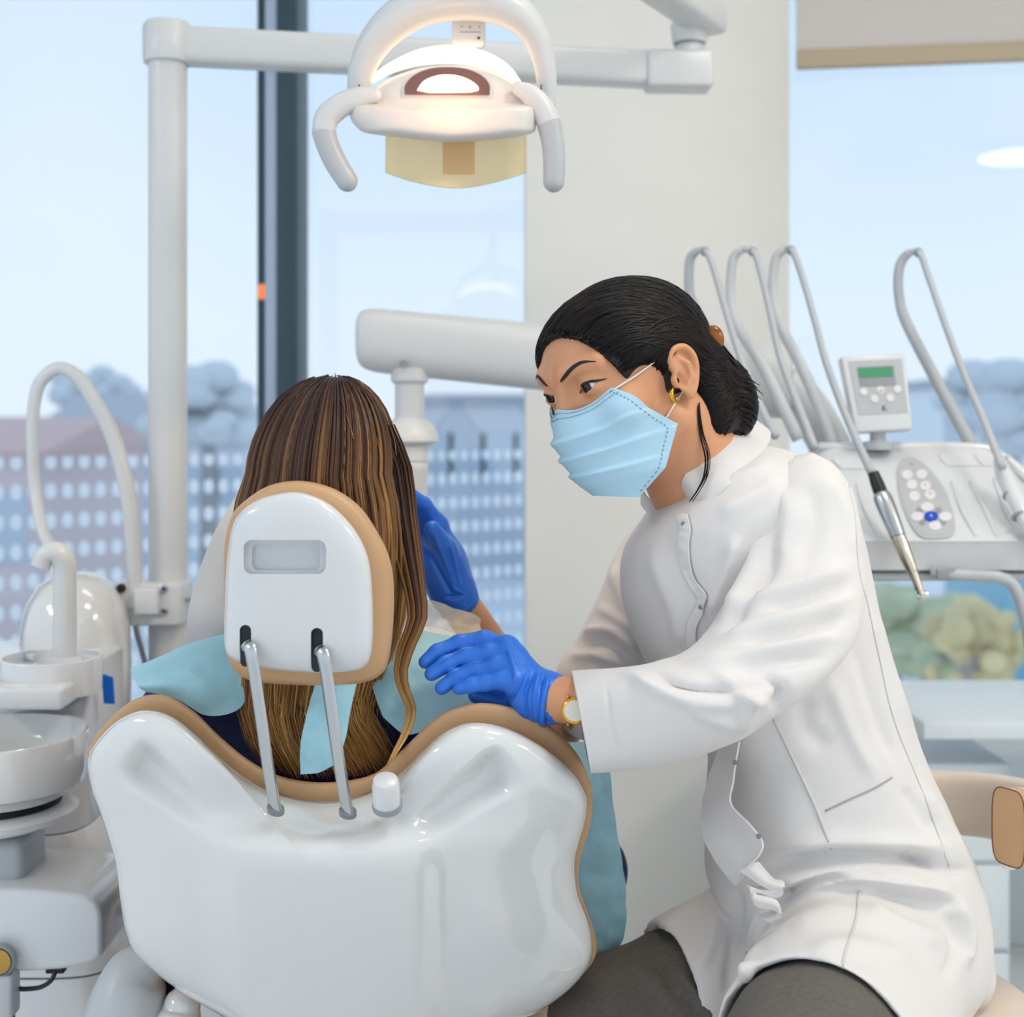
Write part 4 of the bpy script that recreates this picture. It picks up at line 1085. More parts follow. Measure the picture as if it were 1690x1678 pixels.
# ================================================================== right-hand furniture
CX0, CX1 = .56, .935
tb = thing('side_table', 'pale white worktop table under the right window', 'table', (X_at(1640, 2.5), 2.5, 0))
zt2 = P(0, 1205, 2.42).z
MB().box((X_at(1518, 2.42) + .42, 2.60, zt2 + .003), (.84, .40, .032), .004).build('tabletop', M['cabinet'], tb)
for X in (.99, 1.40): MB().box((X, 2.47, (zt2 - .016) / 2), (.05, .05, zt2 - .016), .004).build('leg', M['cabinet'], tb)
MB().box((1.2, 2.75, (zt2 - .016) / 2), (.05, .05, zt2 - .016), .004).build('leg', M['cabinet'], tb)
cbn = thing('drawer_cabinet', 'low pale cabinet with drawers behind the dental stool', 'cabinet', (X_at(1580, 2.6), 2.62, 0))
zc = P(0, 1265, 2.48).z
MB().box(((CX0 + CX1) / 2, 2.62, zc / 2), (CX1 - CX0, .24, zc), .005).build('body', M['cabinet'], cbn)
for i in range(3):
    MB().box(((CX0 + CX1) / 2, 2.495, zc - .10 - i * .165), (CX1 - CX0 - .012, .016, .155), .003).build('drawer', M['cabinet'], cbn)
# dental stool
st = thing('dental_stool', 'cream and tan leather dental stool the dentist sits on, with wrap-around back pad', 'stool', (X_at(1470, 1.5), 1.52, 0))
scx, scy = X_at(1500, 1.5), 1.5; zs = P(0, 1640, 1.5).z
MB().lathe([(.15, zs - .085), (.185, zs - .08), (.192, zs - .05), (.188, zs - .012), (.175, zs - .002), (.10, zs)], (scx - .045, scy, 0), n=64).build('seat', M['tanlight'], st, 180)
MB().lathe([(.191, 0), (.1935, .002), (.191, .004)], (scx - .045, scy, zs - .026), n=64).build('seat_piping', M['stitch'], st, 180)
MB().lathe([(.03, .09), (.03, zs - .08)], (scx - .045, scy, 0)).build('gas_column', M['chrome'], st)
for k in range(5):
    a = 2 * PI * k / 5 + .3
    lg = MB().tube([(scx - .045, scy, .10), (scx - .045 + .27 * math.cos(a), scy + .27 * math.sin(a), .075)], [.022, .016], 12, 2).build('base_leg', M['chrome'], st)
    MB().lathe([(.03, -.012), (.03, .012)], (scx - .045 + .27 * math.cos(a), scy + .27 * math.sin(a), .031), (math.sin(a), -math.cos(a), 0), 24).build('castor', M['black'], lg)
# back pad: horseshoe round the sitter
path = [P(1470, 1318, 1.80), P(1540, 1322, 1.80), P(1620, 1328, 1.765), P(1690, 1340, 1.70), P(1738, 1355, 1.60), P(1738, 1362, 1.50), P(1700, 1364, 1.44), P(1664, 1365, 1.42)]
D = cr(path, 10); rings = []
for i in range(len(D)):
    t = D[min(i + 1, len(D) - 1)] - D[max(i - 1, 0)]; t[2] = 0; t /= np.linalg.norm(t); nrm_ = np.array([-t[1], t[0], 0])
    hgt = .041; th = .021; rr_ = []
    for a in np.arange(28) * 2 * PI / 28:
        ca, sa = math.cos(a), math.sin(a)
        rr_.append(D[i] + nrm_ * th * math.copysign(abs(ca) ** .42, ca) + np.array([0, 0, 1]) * hgt * math.copysign(abs(sa) ** .55, sa))
    rings.append(rr_)
MB().loft(rings[:-7], True, True).build('back_pad', M['tanlight'], st, 50)
cap = MB().loft(rings[-8:], True, True).build('end_cap', M['tan'], st, 50)
mb = MB().tube(list(map(tuple, rings[-1])) + [tuple(rings[-1][0])], .0007, 8, 1); mb.build('stitching', M['stitch'], cap, 180)
MB().box(P(1665, 1428, 1.43), (.012, .006, .008), .0006).build('care_tag', M['elastic'], st)
MB().tube([P(1480, 1350, 1.83), P(1470, 1480, 1.82), P(1460, 1600, 1.78), (scx + .03, 1.60, zs - .10), (scx - .03, scy, zs - .10)], [.012, .014, .014, .014, .014], 14, 8).build('back_support', M['chrome'], st, 180)
# ================================================================== patient
pt = thing('person', 'patient seen from behind with long highlighted brown hair and navy top in the chair', 'person', (-.15, 1.75, .48))
HC_ = P(540, 780, 1.415)
def pat_body(x, y, z):
    c = HC_
    d = sd_ell(x, y, z, (c.x - .005, c.y, c.z + .006), (.061, .086, .084))
    d = smin(d, sd_ell(x, y, z, (c.x + .006, c.y + .035, c.z - .055), (.058, .062, .072)), .03)
    # cheek and ear that show past the hair on the right
    d = smin(d, sd_ell(x, y, z, tuple(P(652, 800, 1.465)), (.022, .033, .042)), .02)
    d = smin(d, sd_cap(x, y, z, (c.x + .004, c.y + .122, c.z - .012), (c.x + .004, c.y + .112, c.z + .012), .012, .008), .014)
    d = smin(d, sd_ell(x, y, z, (c.x - .068, c.y + .005, c.z - .02), (.010, .018, .03)), .006)
    nb = P(552, 1130, 1.47)
    d = smin(d, sd_cap(x, y, z, (c.x, c.y + .02, c.z - .07), tuple(nb), .050, .058), .03)
    d = smin(d, chain(x, y, z, [tuple(P(560, 1190, 1.50)), (-.14, 1.60, .68), (-.12, 1.74, .555)], [.10, .11, .12], .05), .05)
    d = smin(d, chain(x, y, z, [tuple(P(330, 1180, 1.49)), tuple(P(780, 1180, 1.49))], [.05, .05], .03), .04)
    for s, el, wr, ha in ((1, (.094, 1.63, .605), (.03, 1.83, .63), (-.03, 1.90, .63)), (-1, (-.40, 1.66, .62), (-.26, 1.86, .63), (-.20, 1.92, .63))):
        sh_ = P(800 if s > 0 else 315, 1185, 1.49)
        d = smin(d, chain(x, y, z, [tuple(sh_), el, wr], [.046, .038, .026], .01), .02)
        d = smin(d, sd_ell(x, y, z, ha, (.036, .05, .018)), .02)
        hx = -.12 + s * .09
        d = smin(d, chain(x, y, z, [(hx, 1.74, .565), (-.11 + s * .10, 2.13, .575), (-.07 + s * .09, 2.52, .435)], [.085, .058, .038], .02), .03)
        d = smin(d, chain(x, y, z, [(-.07 + s * .09, 2.54, .43), (-.07 + s * .11, 2.60, .49)], [.036, .030], .02), .02)
    return d
v, f = nets(pat_body, (-.48, 1.28, .34), (.20, 2.68, 1.22), .0075)
v = relax(v, f, 2)
link_mesh('body', v, f, M['skin2'], pt, 180)
def pat_shirt(x, y, z):
    d = chain(x, y, z, [tuple(P(560, 1190, 1.50)), (-.14, 1.60, .68), (-.12, 1.72, .56)], [.112, .122, .13], .05)
    d = smin(d, chain(x, y, z, [tuple(P(330, 1180, 1.49)), tuple(P(780, 1180, 1.49))], [.06, .06], .03), .04)
    for s, el, wr in ((1, (.094, 1.63, .605), (.045, 1.80, .627)), (-1, (-.40, 1.66, .62), (-.275, 1.83, .628))):
        d = smin(d, chain(x, y, z, [tuple(P(800 if s > 0 else 315, 1185, 1.49)), el, wr], [.056, .046, .034], .01), .02)
    d = smax(d, -sd_cap(x, y, z, tuple(P(540, 1000, 1.43)), tuple(P(552, 1150, 1.485)), .056, .064), .006)
    return d
v, f = nets(pat_shirt, (-.50, 1.34, .40), (.20, 1.95, 1.05), .006)
v = relax(v, f, 2); v = v + vnormals(v, f) * (vnoise(v, 22)[:, None] * .003)
link_mesh('shirt', v, f, M['navy'], pt, 180)
def pat_leg(x, y, z):
    d = None
    for s in (1, -1):
        e = chain(x, y, z, [(-.12 + s * .09, 1.74, .565), (-.11 + s * .10, 2.13, .575), (-.072 + s * .09, 2.48, .45)], [.095, .068, .050], .02)
        d = e if d is None else smin(d, e, .03)
    return d
v, f = nets(pat_leg, (-.38, 1.6, .38), (.12, 2.56, .70), .008); link_mesh('trousers', relax(v, f, 2), f, M['navy'], pt, 180)
for s in (1, -1):
    v, f = nets(lambda x, y, z: chain(x, y, z, [(-.07 + s * .09, 2.535, .43), (-.07 + s * .11, 2.605, .50)], [.046, .040], .02), (-.30, 2.44, .36), (.14, 2.68, .58), .006)
    link_mesh('shoe', v, f, M['elastic'], pt, 180)

# ---- hair: an under-layer and individual locks from the crown
hr = MB(); R_ = random.Random(11)
HR = np.array([.0765, .098, .098]); hc_ = np.array(HC_)
under = MB().ell(HC_ + V((-.006, 0, 0)), (.062, .090, .092), n=40, m=24)
# curtain under-layer down the back
rings = []
for py, xl, xr, Y, t in ((770, 418, 636, 1.405, .066), (860, 410, 642, 1.405, .054), (960, 412, 645, 1.395, .036), (1060, 425, 645, 1.392, .022), (1150, 432, 625, 1.390, .014), (1230, 430, 612, 1.390, .010), (1262, 440, 600, 1.390, .008)):
    rings.append(ring((xl, py), (xr, py), Y + .012, t, 36, 2.4))
under.loft(rings, per=3)
def lock(path, r, k, rseed, n=6):
    m = len(path); t = np.linspace(0, 1, m)
    rr = r * np.minimum(1, (.35 + 3.0 * t)) * np.clip((1.02 - t) * 3.2, .10, 1)
    hr.tube(path, list(rr), n, 1, True, up=(0, -1, .2), flat=.55, hvf=k)
    hr.hv[-(m * n + 2):] = [(q[0] * .78, q[1], 0) for q in hr.hv[-(m * n + 2):]]
part_top = np.array([.014, -.02])           # crown whorl, in head units
NS = 2300
for i in range(NS):
    az = R_.uniform(-PI, PI)                   # 0 = towards the viewer, + = viewer's right
    if i < NS * .72: az = R_.uniform(-1.95, 1.95)
    el0 = R_.uniform(.15, 1.5); el0 = math.radians(86) - abs(R_.gauss(0, .18)) if R_.random() < .7 else math.radians(R_.uniform(35, 85))
    if abs(az) > 1.35: el0 = math.radians(R_.uniform(72, 87))
    off = R_.gauss(0, .0022) + .001
    endpy = R_.uniform(1225, 1285)
    side = math.sin(az)
    if abs(az) > 2.2: endpy = R_.uniform(980, 1100)
    pts = []
    sway = R_.gauss(0, .006); ph = R_.uniform(0, 6)
    els = list(np.linspace(el0, 0, 9))
    for e in els:
        c_, s_ = math.cos(e), math.sin(e)
        q = hc_ + np.array([math.sin(az) * c_ * (HR[0] * (.87 if az > 0 else 1) + off) + .008 * s_, -math.cos(az) * c_ * (HR[1] + off), s_ * (HR[2] + off)])
        pts.append(q)
    zend = CH - (endpy - CY) * 1.37 / F
    z0 = pts[-1][2]; x0_, y0_ = pts[-1][0] - hc_[0], pts[-1][1] - hc_[1]
    m = 10
    for j in range(1, m + 1):
        t = j / m
        z = z0 + (zend - z0) * t
        conv = (1 + .16 * sstep(0, .16, t)) * ((1 - .30 * sstep(.25, 1, t)) if abs(side) > .3 else 1 - .22 * t)
        x_ = hc_[0] + x0_ * conv + (.018 * math.sin(3.4 * t * t) * -1 if t > .45 else 0) * sstep(.45, 1, t) * 1.6 + sway * math.sin(2.6 * t + ph) * t
        yb_ = hc_[1] + y0_ * (1 - .62 * sstep(.1, .95, t)) + .004 * math.sin(5 * t + ph)
        pts.append(np.array([x_, yb_ - .012 * sstep(.5, 1, t), z]))
    k = .34 * R_.random() + .28 * (.5 + .5 * math.sin(az * 9 + 1.3 * math.sin(az * 23))) + .26 * max(0, side) + (.35 if R_.random() < .09 else 0)
    lock(pts, R_.uniform(.0009, .0021), min(1, k), i)
# the long lock in front of the right shoulder
LP = [(628,700,1.40),(652,770,1.405),(664,850,1.395),(676,920,1.385),(686,975,1.378),(690,1020,1.372),(674,1062,1.366),(662,1105,1.362),(668,1140,1.356),(679,1168,1.350),(674,1200,1.338),(656,1235,1.318),(640,1262,1.312)]
LW = [26, 30, 26, 22, 17, 15, 13, 10, 8, 7, 6, 5, 2]
for i in range(150):
    a = R_.gauss(0, .5); b = R_.uniform(-1, 1); cut = R_.choice([13, 13, 13, 13, 12, 11])
    pts = [np.array(P(x + a * w_ * .8, y, Y + b * .0045 * w_ / 15)) for (x, y, Y), w_ in zip(LP[:cut], LW[:cut])]
    pts = list(cr(pts, 2))
    lock(pts, R_.uniform(.0013, .0026), R_.uniform(.25, 1), i)
# fly-away fine hairs on the crown
for i in range(14):
    az = R_.uniform(-1.6, 1.6); e0 = R_.uniform(.7, 1.45); pts = []
    for j in range(7):
        e = e0 - j * .10; rr_ = 1.03 + .05 * math.sin(j / 6 * PI) * R_.uniform(.5, 1)
        pts.append(hc_ + np.array([math.sin(az + j * .03) * math.cos(e) * HR[0], -math.cos(az) * math.cos(e) * HR[1], math.sin(e) * HR[2]]) * rr_)
    hr.tube(pts, .0004, 4, 2, True, hvf=R_.uniform(.05, .35))
hair = hr.build('hair', M['hair_blond'], pt, 180)
under.build('under_layer', M['scalp_brown'], hair, 180)

# ================================================================== bib, drape and sheet
bib = thing('dental_bib', 'light blue paper bib round the patient\'s neck with a tie hanging behind the headrest', 'bib', P(540, 1150, 1.42))
def crinkle(amp, sc, seed):
    def fn(B):
        K, Mm, _ = B.shape; q = B.reshape(-1, 3)
        n = np.abs(vnoise(q, sc, seed)) * amp + vnoise(q, sc * 2.7, seed + 3) * amp * .45
        q = q + np.stack([n * .25, -n, n * .5], 1); return q.reshape(K, Mm, 3)
    return fn
G = [[P(216,1106,1.44),P(262,1086,1.45),P(320,1062,1.46),P(380,1046,1.47),P(450,1040,1.47)],
     [P(222,1120,1.40),P(270,1106,1.40),P(325,1092,1.405),P(385,1085,1.41),P(450,1080,1.41)],
     [P(226,1130,1.375),P(275,1128,1.375),P(330,1130,1.38),P(385,1128,1.39),P(440,1110,1.395)],
     [P(240,1140,1.378),P(290,1152,1.378),P(342,1180,1.378),P(392,1172,1.385),P(418,1130,1.392)]]
MB().patch(G, 10, 10, .0012, crinkle(.003, 26, 1)).build('left_flap', M['bib'], bib, 60)
G = [[P(596,1070,1.45),P(650,1050,1.47),P(700,1036,1.475),P(752,1048,1.48),P(812,1078,1.50)],
     [P(600,1095,1.42),P(655,1085,1.42),P(705,1078,1.42),P(762,1090,1.425),P(825,1110,1.44)],
     [P(612,1128,1.395),P(660,1135,1.39),P(708,1130,1.388),P(770,1130,1.39),P(835,1140,1.40)],
     [P(632,1184,1.382),P(668,1212,1.372),P(705,1206,1.368),P(772,1190,1.368),P(840,1186,1.380)]]
MB().patch(G, 10, 10, .0012, crinkle(.003, 26, 5)).build('right_flap', M['bib'], bib, 60)
G = [[P(684,1034,1.468),P(720,1037,1.468),P(760,1049,1.472)],[P(690,1044,1.462),P(722,1050,1.462),P(752,1060,1.466)]]
MB().patch(G, 6, 6, .0015).build('folded_edge', M['elastic'], bib, 60)
G = [[P(528,1110,1.352),P(560,1110,1.352),P(592,1112,1.354)],[P(510,1165,1.336),P(548,1168,1.334),P(578,1172,1.336)],[P(497,1225,1.326),P(530,1228,1.322),P(568,1224,1.326)],[P(496,1278,1.330),P(522,1275,1.326),P(552,1262,1.328)]]
MB().patch(G, 10, 8, .001, crinkle(.005, 45, 9)).build('tie', M['bib'], bib, 60)
G = [[P(688,985,1.51),P(735,1000,1.52),P(775,1012,1.53),P(792,1022,1.54)],[P(684,1010,1.50),P(728,1026,1.51),P(768,1030,1.52),P(792,1034,1.53)],[P(682,1040,1.49),P(725,1046,1.495),P(760,1052,1.50),P(796,1050,1.51)]]
MB().patch(G, 8, 8, .001, crinkle(.004, 40, 2)).build('clear_flap', M['film'], bib, 60)
G = [[P(930,1225,1.555),P(965,1225,1.56),P(1000,1228,1.565)],[P(935,1300,1.54),P(972,1300,1.545),P(1008,1296,1.55)],[P(925,1400,1.535),P(975,1400,1.54),P(1023,1404,1.545)],[P(930,1470,1.53),P(980,1470,1.535),P(1032,1466,1.545)],[P(940,1540,1.53),P(985,1545,1.535),P(1028,1545,1.545)],[P(955,1560,1.53),P(978,1572,1.535),P(1001,1586,1.54)]]
dr = tag(MB().patch(G, 10, 10, .0012, crinkle(.006, 30, 4)).build('paper_drape', M['drape'], None, 60), 'bright blue paper drape hanging beside the right edge of the chair back', 'drape')
G = [[P(398,806,1.56),P(430,800,1.57),P(470,800,1.58)],[P(356,874,1.55),P(410,880,1.56),P(470,890,1.58)],[P(326,950,1.545),P(400,960,1.555),P(470,970,1.58)],[P(309,1020,1.54),P(390,1030,1.55),P(470,1040,1.58)],[P(306,1085,1.54),P(380,1090,1.55),P(470,1100,1.58)]]
tag(MB().patch(G, 8, 8, .002, crinkle(.003, 14, 6)).build('cover_sheet', M['elastic'], None, 60), 'white sheet rising to the left of the headrest in front of the dotted glass', 'sheet')
# ================================================================== dentist
dn = thing('person', 'woman dentist in white coat and blue face mask leaning from the stool towards the patient', 'person', (.35, 1.5, .55))
def unit(a): a = np.asarray(a, float); return a / np.linalg.norm(a)
yaw, pit, rol = math.radians(35), math.radians(5), math.radians(15); HS = .985
l_ = np.array([math.sin(yaw), -math.cos(yaw), 0]); f_ = np.array([-math.cos(yaw) * math.cos(pit), -math.sin(yaw) * math.cos(pit), -math.sin(pit)]); u_ = np.array([-math.cos(yaw) * math.sin(pit), -math.sin(yaw) * math.sin(pit), math.cos(pit)])
def rl(a): c, s = math.cos(rol), math.sin(rol); return np.array([c * a[0] - s * a[2], a[1], s * a[0] + c * a[2]])
RH = np.stack([rl(l_), rl(f_), rl(u_)], 1)            # head axes: x to her left ear, y forward, z up
EAR = np.array(P(1120, 620, 1.36)); HCN = EAR - RH @ np.array([.074, 0, 0]) * HS
def hw(q): return np.asarray(q, float) @ RH.T * HS + HCN
def hl(p): return (np.asarray(p, float) - HCN) @ RH / HS
neck = [hl(P(1118, 690, 1.425)), hl(P(1148, 780, 1.44)), hl(P(1190, 880, 1.475))]
_r = cr([(.0735, .008, .010, .0026), (.0785, .011, .022, .003), (.0815, .003, .0315, .0034), (.0835, -.011, .0305, .0036), (.084, -.020, .018, .0036), (.0825, -.0205, .002, .0034), (.080, -.014, -.015, .0036), (.0765, -.004, -.0265, .0052)], 4)
RIMP, RIMR = [tuple(q[:3]) for q in _r], list(_r[:, 3])
def headf(x, y, z):
    ax = np.abs(x)
    d = sd_ell(x, y, z, (0, -.006, .036), (.0735, .093, .073))
    d = smin(d, sd_ell(x, y, z, (0, .042, .036), (.060, .051, .050)), .02)
    d = smin(d, sd_ell(x, y, z, (0, .040, -.022), (.057, .052, .066)), .025)
    d = smin(d, sd_ell(x, y, z, (0, .042, -.060), (.040, .040, .031)), .025)
    d = smin(d, sd_ell(x, y, z, (0, .063, -.075), (.018, .016, .015)), .02)
    d = smin(d, sd_cap(ax, y, z, (.056, .006, -.042), (.018, .058, -.073), .015, .013), .022)
    d = smin(d, sd_ell(ax, y, z, (.043, .062, -.012), (.021, .020, .016)), .018)
    d = smin(d, sd_cap(ax, y, z, (.010, .092, .038), (.047, .076, .043), .0075, .007), .014)
    d = smin(d, sd_cap(x, y, z, (0, .089, .028), (0, .105, -.020), .0075, .0095), .014)
    d = smin(d, sd_ell(ax, y, z, (.011, .097, -.024), (.008, .010, .008)), .010)
    d = smin(d, sd_ell(x, y, z, (0, .088, -.050), (.021, .011, .012)), .010)
    d = smax(d, -sd_ell(ax, y, z, (.031, .098, .0215), (.018, .016, .012)), .012)
    # lids
    lid = sd_ell(ax, y, z, (.0315, .0775, .0215), (.0152, .0142, .0132))
    d = smin(d, lid, .004)
    ct, st_ = math.cos(.26), math.sin(.26); ex_, ez_ = ax - .0325, z - .0200
    d = smax(d, -sd_ell(ct * ex_ + st_ * ez_, y, -st_ * ex_ + ct * ez_, (0, .094, 0), (.0150, .020, .0041)), .0015)
    # neck
    n_ = chain(x, y, z, [tuple(q) for q in neck], [.052, .052, .060], .02)
    d = smin(d, n_, .022)
    # ears
    eax, ey_, ez2 = ax, (y + .006) / .90 - .006, (z - .002) / .88 + .002
    def sd_e(*a): return sd_ell(eax, ey_, ez2, *a)
    e = sd_e((.0765, -.006, .002), (.006, .0165, .029))
    e = smax(e, -sd_e((.0835, -.004, -.002), (.0055, .0105, .019)), .004)
    rim = chain(eax, ey_, ez2, RIMP, RIMR, .002) if True else chain(eax, ey_, ez2, [(.0735, .008, .010), (.0785, .011, .022), (.0815, .003, .0315), (.0835, -.011, .0305), (.084, -.020, .018), (.0825, -.0205, .002), (.080, -.014, -.015), (.0765, -.004, -.0265)], [.0026, .003, .0034, .0036, .0036, .0034, .0036, .0052], .003)
    anti = chain(eax, ey_, ez2, [(.0805, -.002, .019), (.0815, -.011, .010), (.0805, -.011, -.006), (.0785, -.003, -.014)], [.0018, .0026, .0028, .003], .003)
    tr = sd_ell(ax, y, z, (.0755, .0085, -.004), (.0045, .0045, .0075))
    e = smin(smin(smin(e, rim, .003), anti, .003), tr, .003)
    d = smin(d, e, .004)
    d = smax(d, -sd_ell(ax, y, z, (.079, .002, -.004), (.006, .0055, .0075)), .003)
    return d
lo = np.minimum((-.095, -.115, -.125), np.min(neck, 0) - .065); hi = np.maximum((.095, .14, .125), np.max(neck, 0) + .065)
hv0, hf0 = nets(headf, lo, hi, .0016)
hv0 = relax(hv0, hf0, 2, .5)
hvw = hw(hv0)
if np.linalg.det(RH) < 0: hf0 = hf0[:, ::-1]
hb_ = bvh_of(hvw, hf0)
# rest of the body under the clothes
HIPN, HEMN, KNN = P(1450, 1560, 1.47), P(1345, 1752, 1.215), V((.19, 1.04, .565))
HIPF, HEMF, KNF = P(1385, 1525, 1.58), P(1108, 1622, 1.50), P(1012, 1690, 1.49)
SHN, ELN, WRN = P(1318, 868, 1.415), P(1285, 1092, 1.285), P(905, 1153, 1.318)
SHF, ELF, WRF = P(1090, 940, 1.66), P(905, 1225, 1.63), P(752, 985, 1.56)
ANN, ANF = V((.17, 1.06, .10)), V((.10, 1.42, .10))
def bodyf(x, y, z):
    d = chain(x, y, z, [tuple(P(1190, 870, 1.475)), tuple(P(1250, 1000, 1.50)), tuple(P(1335, 1250, 1.50)), tuple(P(1430, 1500, 1.50))], [.058, .09, .086, .10], .05)
    d = smin(d, sd_cap(x, y, z, tuple(SHN), tuple(SHF), .036), .04)
    for S, E_, m_, W in ((SHN, ELN, P(1110, 1165, 1.285), WRN), (SHF, ELF, ELF.lerp(WRF, .4), WRF)):
        d = smin(d, chain(x, y, z, [tuple(S), tuple(E_), tuple(m_), tuple(W)], [.034, .030, .029, .0225], .01), .02)
    for H, K, A in ((HIPN, KNN, ANN), (HIPF, KNF, ANF)):
        d = smin(d, chain(x, y, z, [tuple(H), tuple(K), tuple(A)], [.085, .050, .034], .02), .04)
        d = smin(d, chain(x, y, z, [tuple(A), (A.x - .04, A.y - .14, .05)], [.034, .028], .02), .02)
    return d
bv0, bf0 = nets(bodyf, (-.10, .78, 0), (.60, 1.85, 1.12), .006)
bv0 = relax(bv0, bf0, 2)
link_mesh('body', np.vstack([hvw, bv0]), [tuple(q) for q in hf0] + [tuple(np.array(q) + len(hvw)) for q in bf0], M['skin'], dn, 180)
# eyes, brows, lashes
for s in (1, -1):
    c = hw((s * .0315, .0768, .0212)); g = MB().ell(c, (.0128,) * 3, n=28, m=18); ey = g.build('eye', M['eye'], dn, 180)
    look = unit(np.array(P(640, 860, 1.46)) - c); dr_ = unit(RH @ np.array([.16 if s > 0 else .05, 1, -.10]))
    MB().lathe([(.0001, .0137), (.0032, .0134), (.0064, .0116), (.0066, .0106)], c, dr_, 24).build('iris', M['iris'], ey, 180)
def headline(px_pts, r, name, m, off=.0004, par=None, per=6, bvx=None, flat=1., n=8):
    pts = [onsurf(bvx or hb_, x, y, off, 1.36) for x, y in px_pts]
    return MB().tube(pts, r, n, per, flat=flat, up=(0, -1, 0)).build(name, m, par or dn, 180)
def headcurve(loc, r, name, m, per=6, n=8):
    """curve laid on the face, in head axes, pushed onto the skin from in front"""
    pts = []
    for q in loc:
        o_ = V(hw((q[0], .20, q[1]))); dd = V(RH @ np.array([0, -1, 0])); h = hb_.ray_cast(o_, dd)
        pts.append(h[0] - dd * (q[2] if len(q) > 2 else .0004) if h[0] is not None else V(hw((q[0], .08, q[1]))))
    return MB().tube(pts, r, n, per, flat=.6, up=tuple(RH @ np.array([0, 1, 0]))).build(name, m, dn, 180)
for s in (1, -1):
    headcurve([(s * .012, .0345), (s * .019, .0385), (s * .029, .0440), (s * .040, .0465), (s * .053, .0430)], [.0013, .0022, .0021, .0016, .0006], 'eyebrow', M['brow'])
    headcurve([(s * .0185, .0165), (s * .024, .0208), (s * .031, .0243), (s * .039, .0255), (s * .0455, .0238), (s * .0505, .0225)], [.0005, .0010, .0013, .0014, .0013, .0004], 'eyelash', M['lash'])
headcurve([(-.022, -.052), (-.01, -.049), (0, -.051), (.01, -.049), (.022, -.052)], [.001, .003, .003, .003, .001], 'lips', M['lip'])

# ---- hair
def hairf(x, y, z):
    ax = np.abs(x)
    d = sd_ell(x, y, z, (0, -.008, .036), (.0815, .099, .0825))
    d = smin(d, sd_ell(x, y, z, (0, .036, .042), (.070, .058, .060)), .02)
    d = smin(d, sd_ell(x, y, z, (0, -.072, -.03), (.050, .034, .045)), .03)
    # face opening: below and in front of the hairline, and round the ear
    face = sd_ell(x, y, z, (.0, .122, -.022), (.093, .093, .112))
    d = smax(d, -face, .004)
    d = smax(d, -sd_ell(ax, y, z, (.085, .044, -.042), (.040, .052, .074)), .004)
    d = smax(d, -sd_ell(ax, y, z, (.097, -.006, .0), (.025, .024, .040)), .004)
    d = smax(d, -sd_ell(ax, y, z, (.0, .05, -.10), (.12, .09, .09)), .005)
    return d
def hair_all(x, y, z):
    d = hairf(x, y, z)
    d = smin(d, sd_ell(x, y, z, BUN, (.034, .030, .046)), .012)
    d = smin(d, sd_cap(x, y, z, NAP0, NAP1, .026, .022), .014)
    d = smax(d, -sd_ell(np.abs(x), y, z, (.099, -.004, .0), (.025, .022, .040)), .004)
    return d
BUN = hl(P(1196, 655, 1.43)); BUN = tuple(BUN)
NAP0, NAP1 = tuple(hl(P(1160, 600, 1.402))), tuple(hl(P(1180, 690, 1.405)))
v, f = nets(hair_all, (-.10, -.17, -.12), (.11, .12, .14), .0024)
v = relax(v, f, 2); hbv_l = bvh_of(v, f)
und = (hw(v), f if np.linalg.det(RH) > 0 else f[:, ::-1])
hm = MB(); R_ = random.Random(5)
def outward(p, off):
    """from the middle of the skull out through p onto the hair surface"""
    c = V((0, -.01, .03)); d = (V(p) - c).normalized(); h = hbv_l.ray_cast(c + d * .2, -d)
    return np.array(h[0] + d * off) if h[0] is not None else np.array(p)
tail = np.array(BUN) + np.array([0, .012, .022])
for i in range(760):
    s = 1 if R_.random() < .72 else -1
    u = R_.random()
    # along the hairline from the parting over the temple to the ear
    hl_pts = cr([(.004, .088, .085), (.030, .086, .074), (.052, .072, .058), (.064, .050, .044), (.072, .022, .036), (.076, -.008, .038), (.070, -.045, .03)], 8)
    w = u * (len(hl_pts) - 1); k = int(min(w, len(hl_pts) - 2)); st_ = hl_pts[k] + (hl_pts[k + 1] - hl_pts[k]) * (w - k)
    st_ = st_ + np.array([R_.gauss(0, .003), R_.gauss(0, .004), R_.gauss(0, .004)]); st_[0] *= s
    if R_.random() < .25: st_ = np.array([s * abs(R_.gauss(.012, .018)), R_.uniform(-.03, .09), .11])
    en = tail + np.array([s * R_.uniform(.0, .022), R_.gauss(0, .006), R_.gauss(0, .012)])
    c = np.array([0, -.01, .03]); a = st_ - c; b = en - c; pts = []
    off = R_.uniform(-.0006, .0016); lift = R_.gauss(0, .10)
    bow = np.array([0, .0, .055 * (1 - u) + .018]) 
    for j in range(16):
        t = j / 15; q = unit(a) * (1 - t) + unit(b) * t + bow * math.sin(PI * t) * 6 * (1 + lift)
        pts.append(hw(outward(c + unit(q) * .09, off * math.sin(PI * min(1, t * 1.0 + .05)))))
    rr = R_.uniform(.0009, .0019); rads = [rr * (.4 if j == 0 else 1) * (.6 if j == 15 else 1) for j in range(16)]
    hm.tube(pts, rads, 5, 1, True, up=tuple(unit(pts[4] - HCN)), flat=.55, hvf=R_.random())
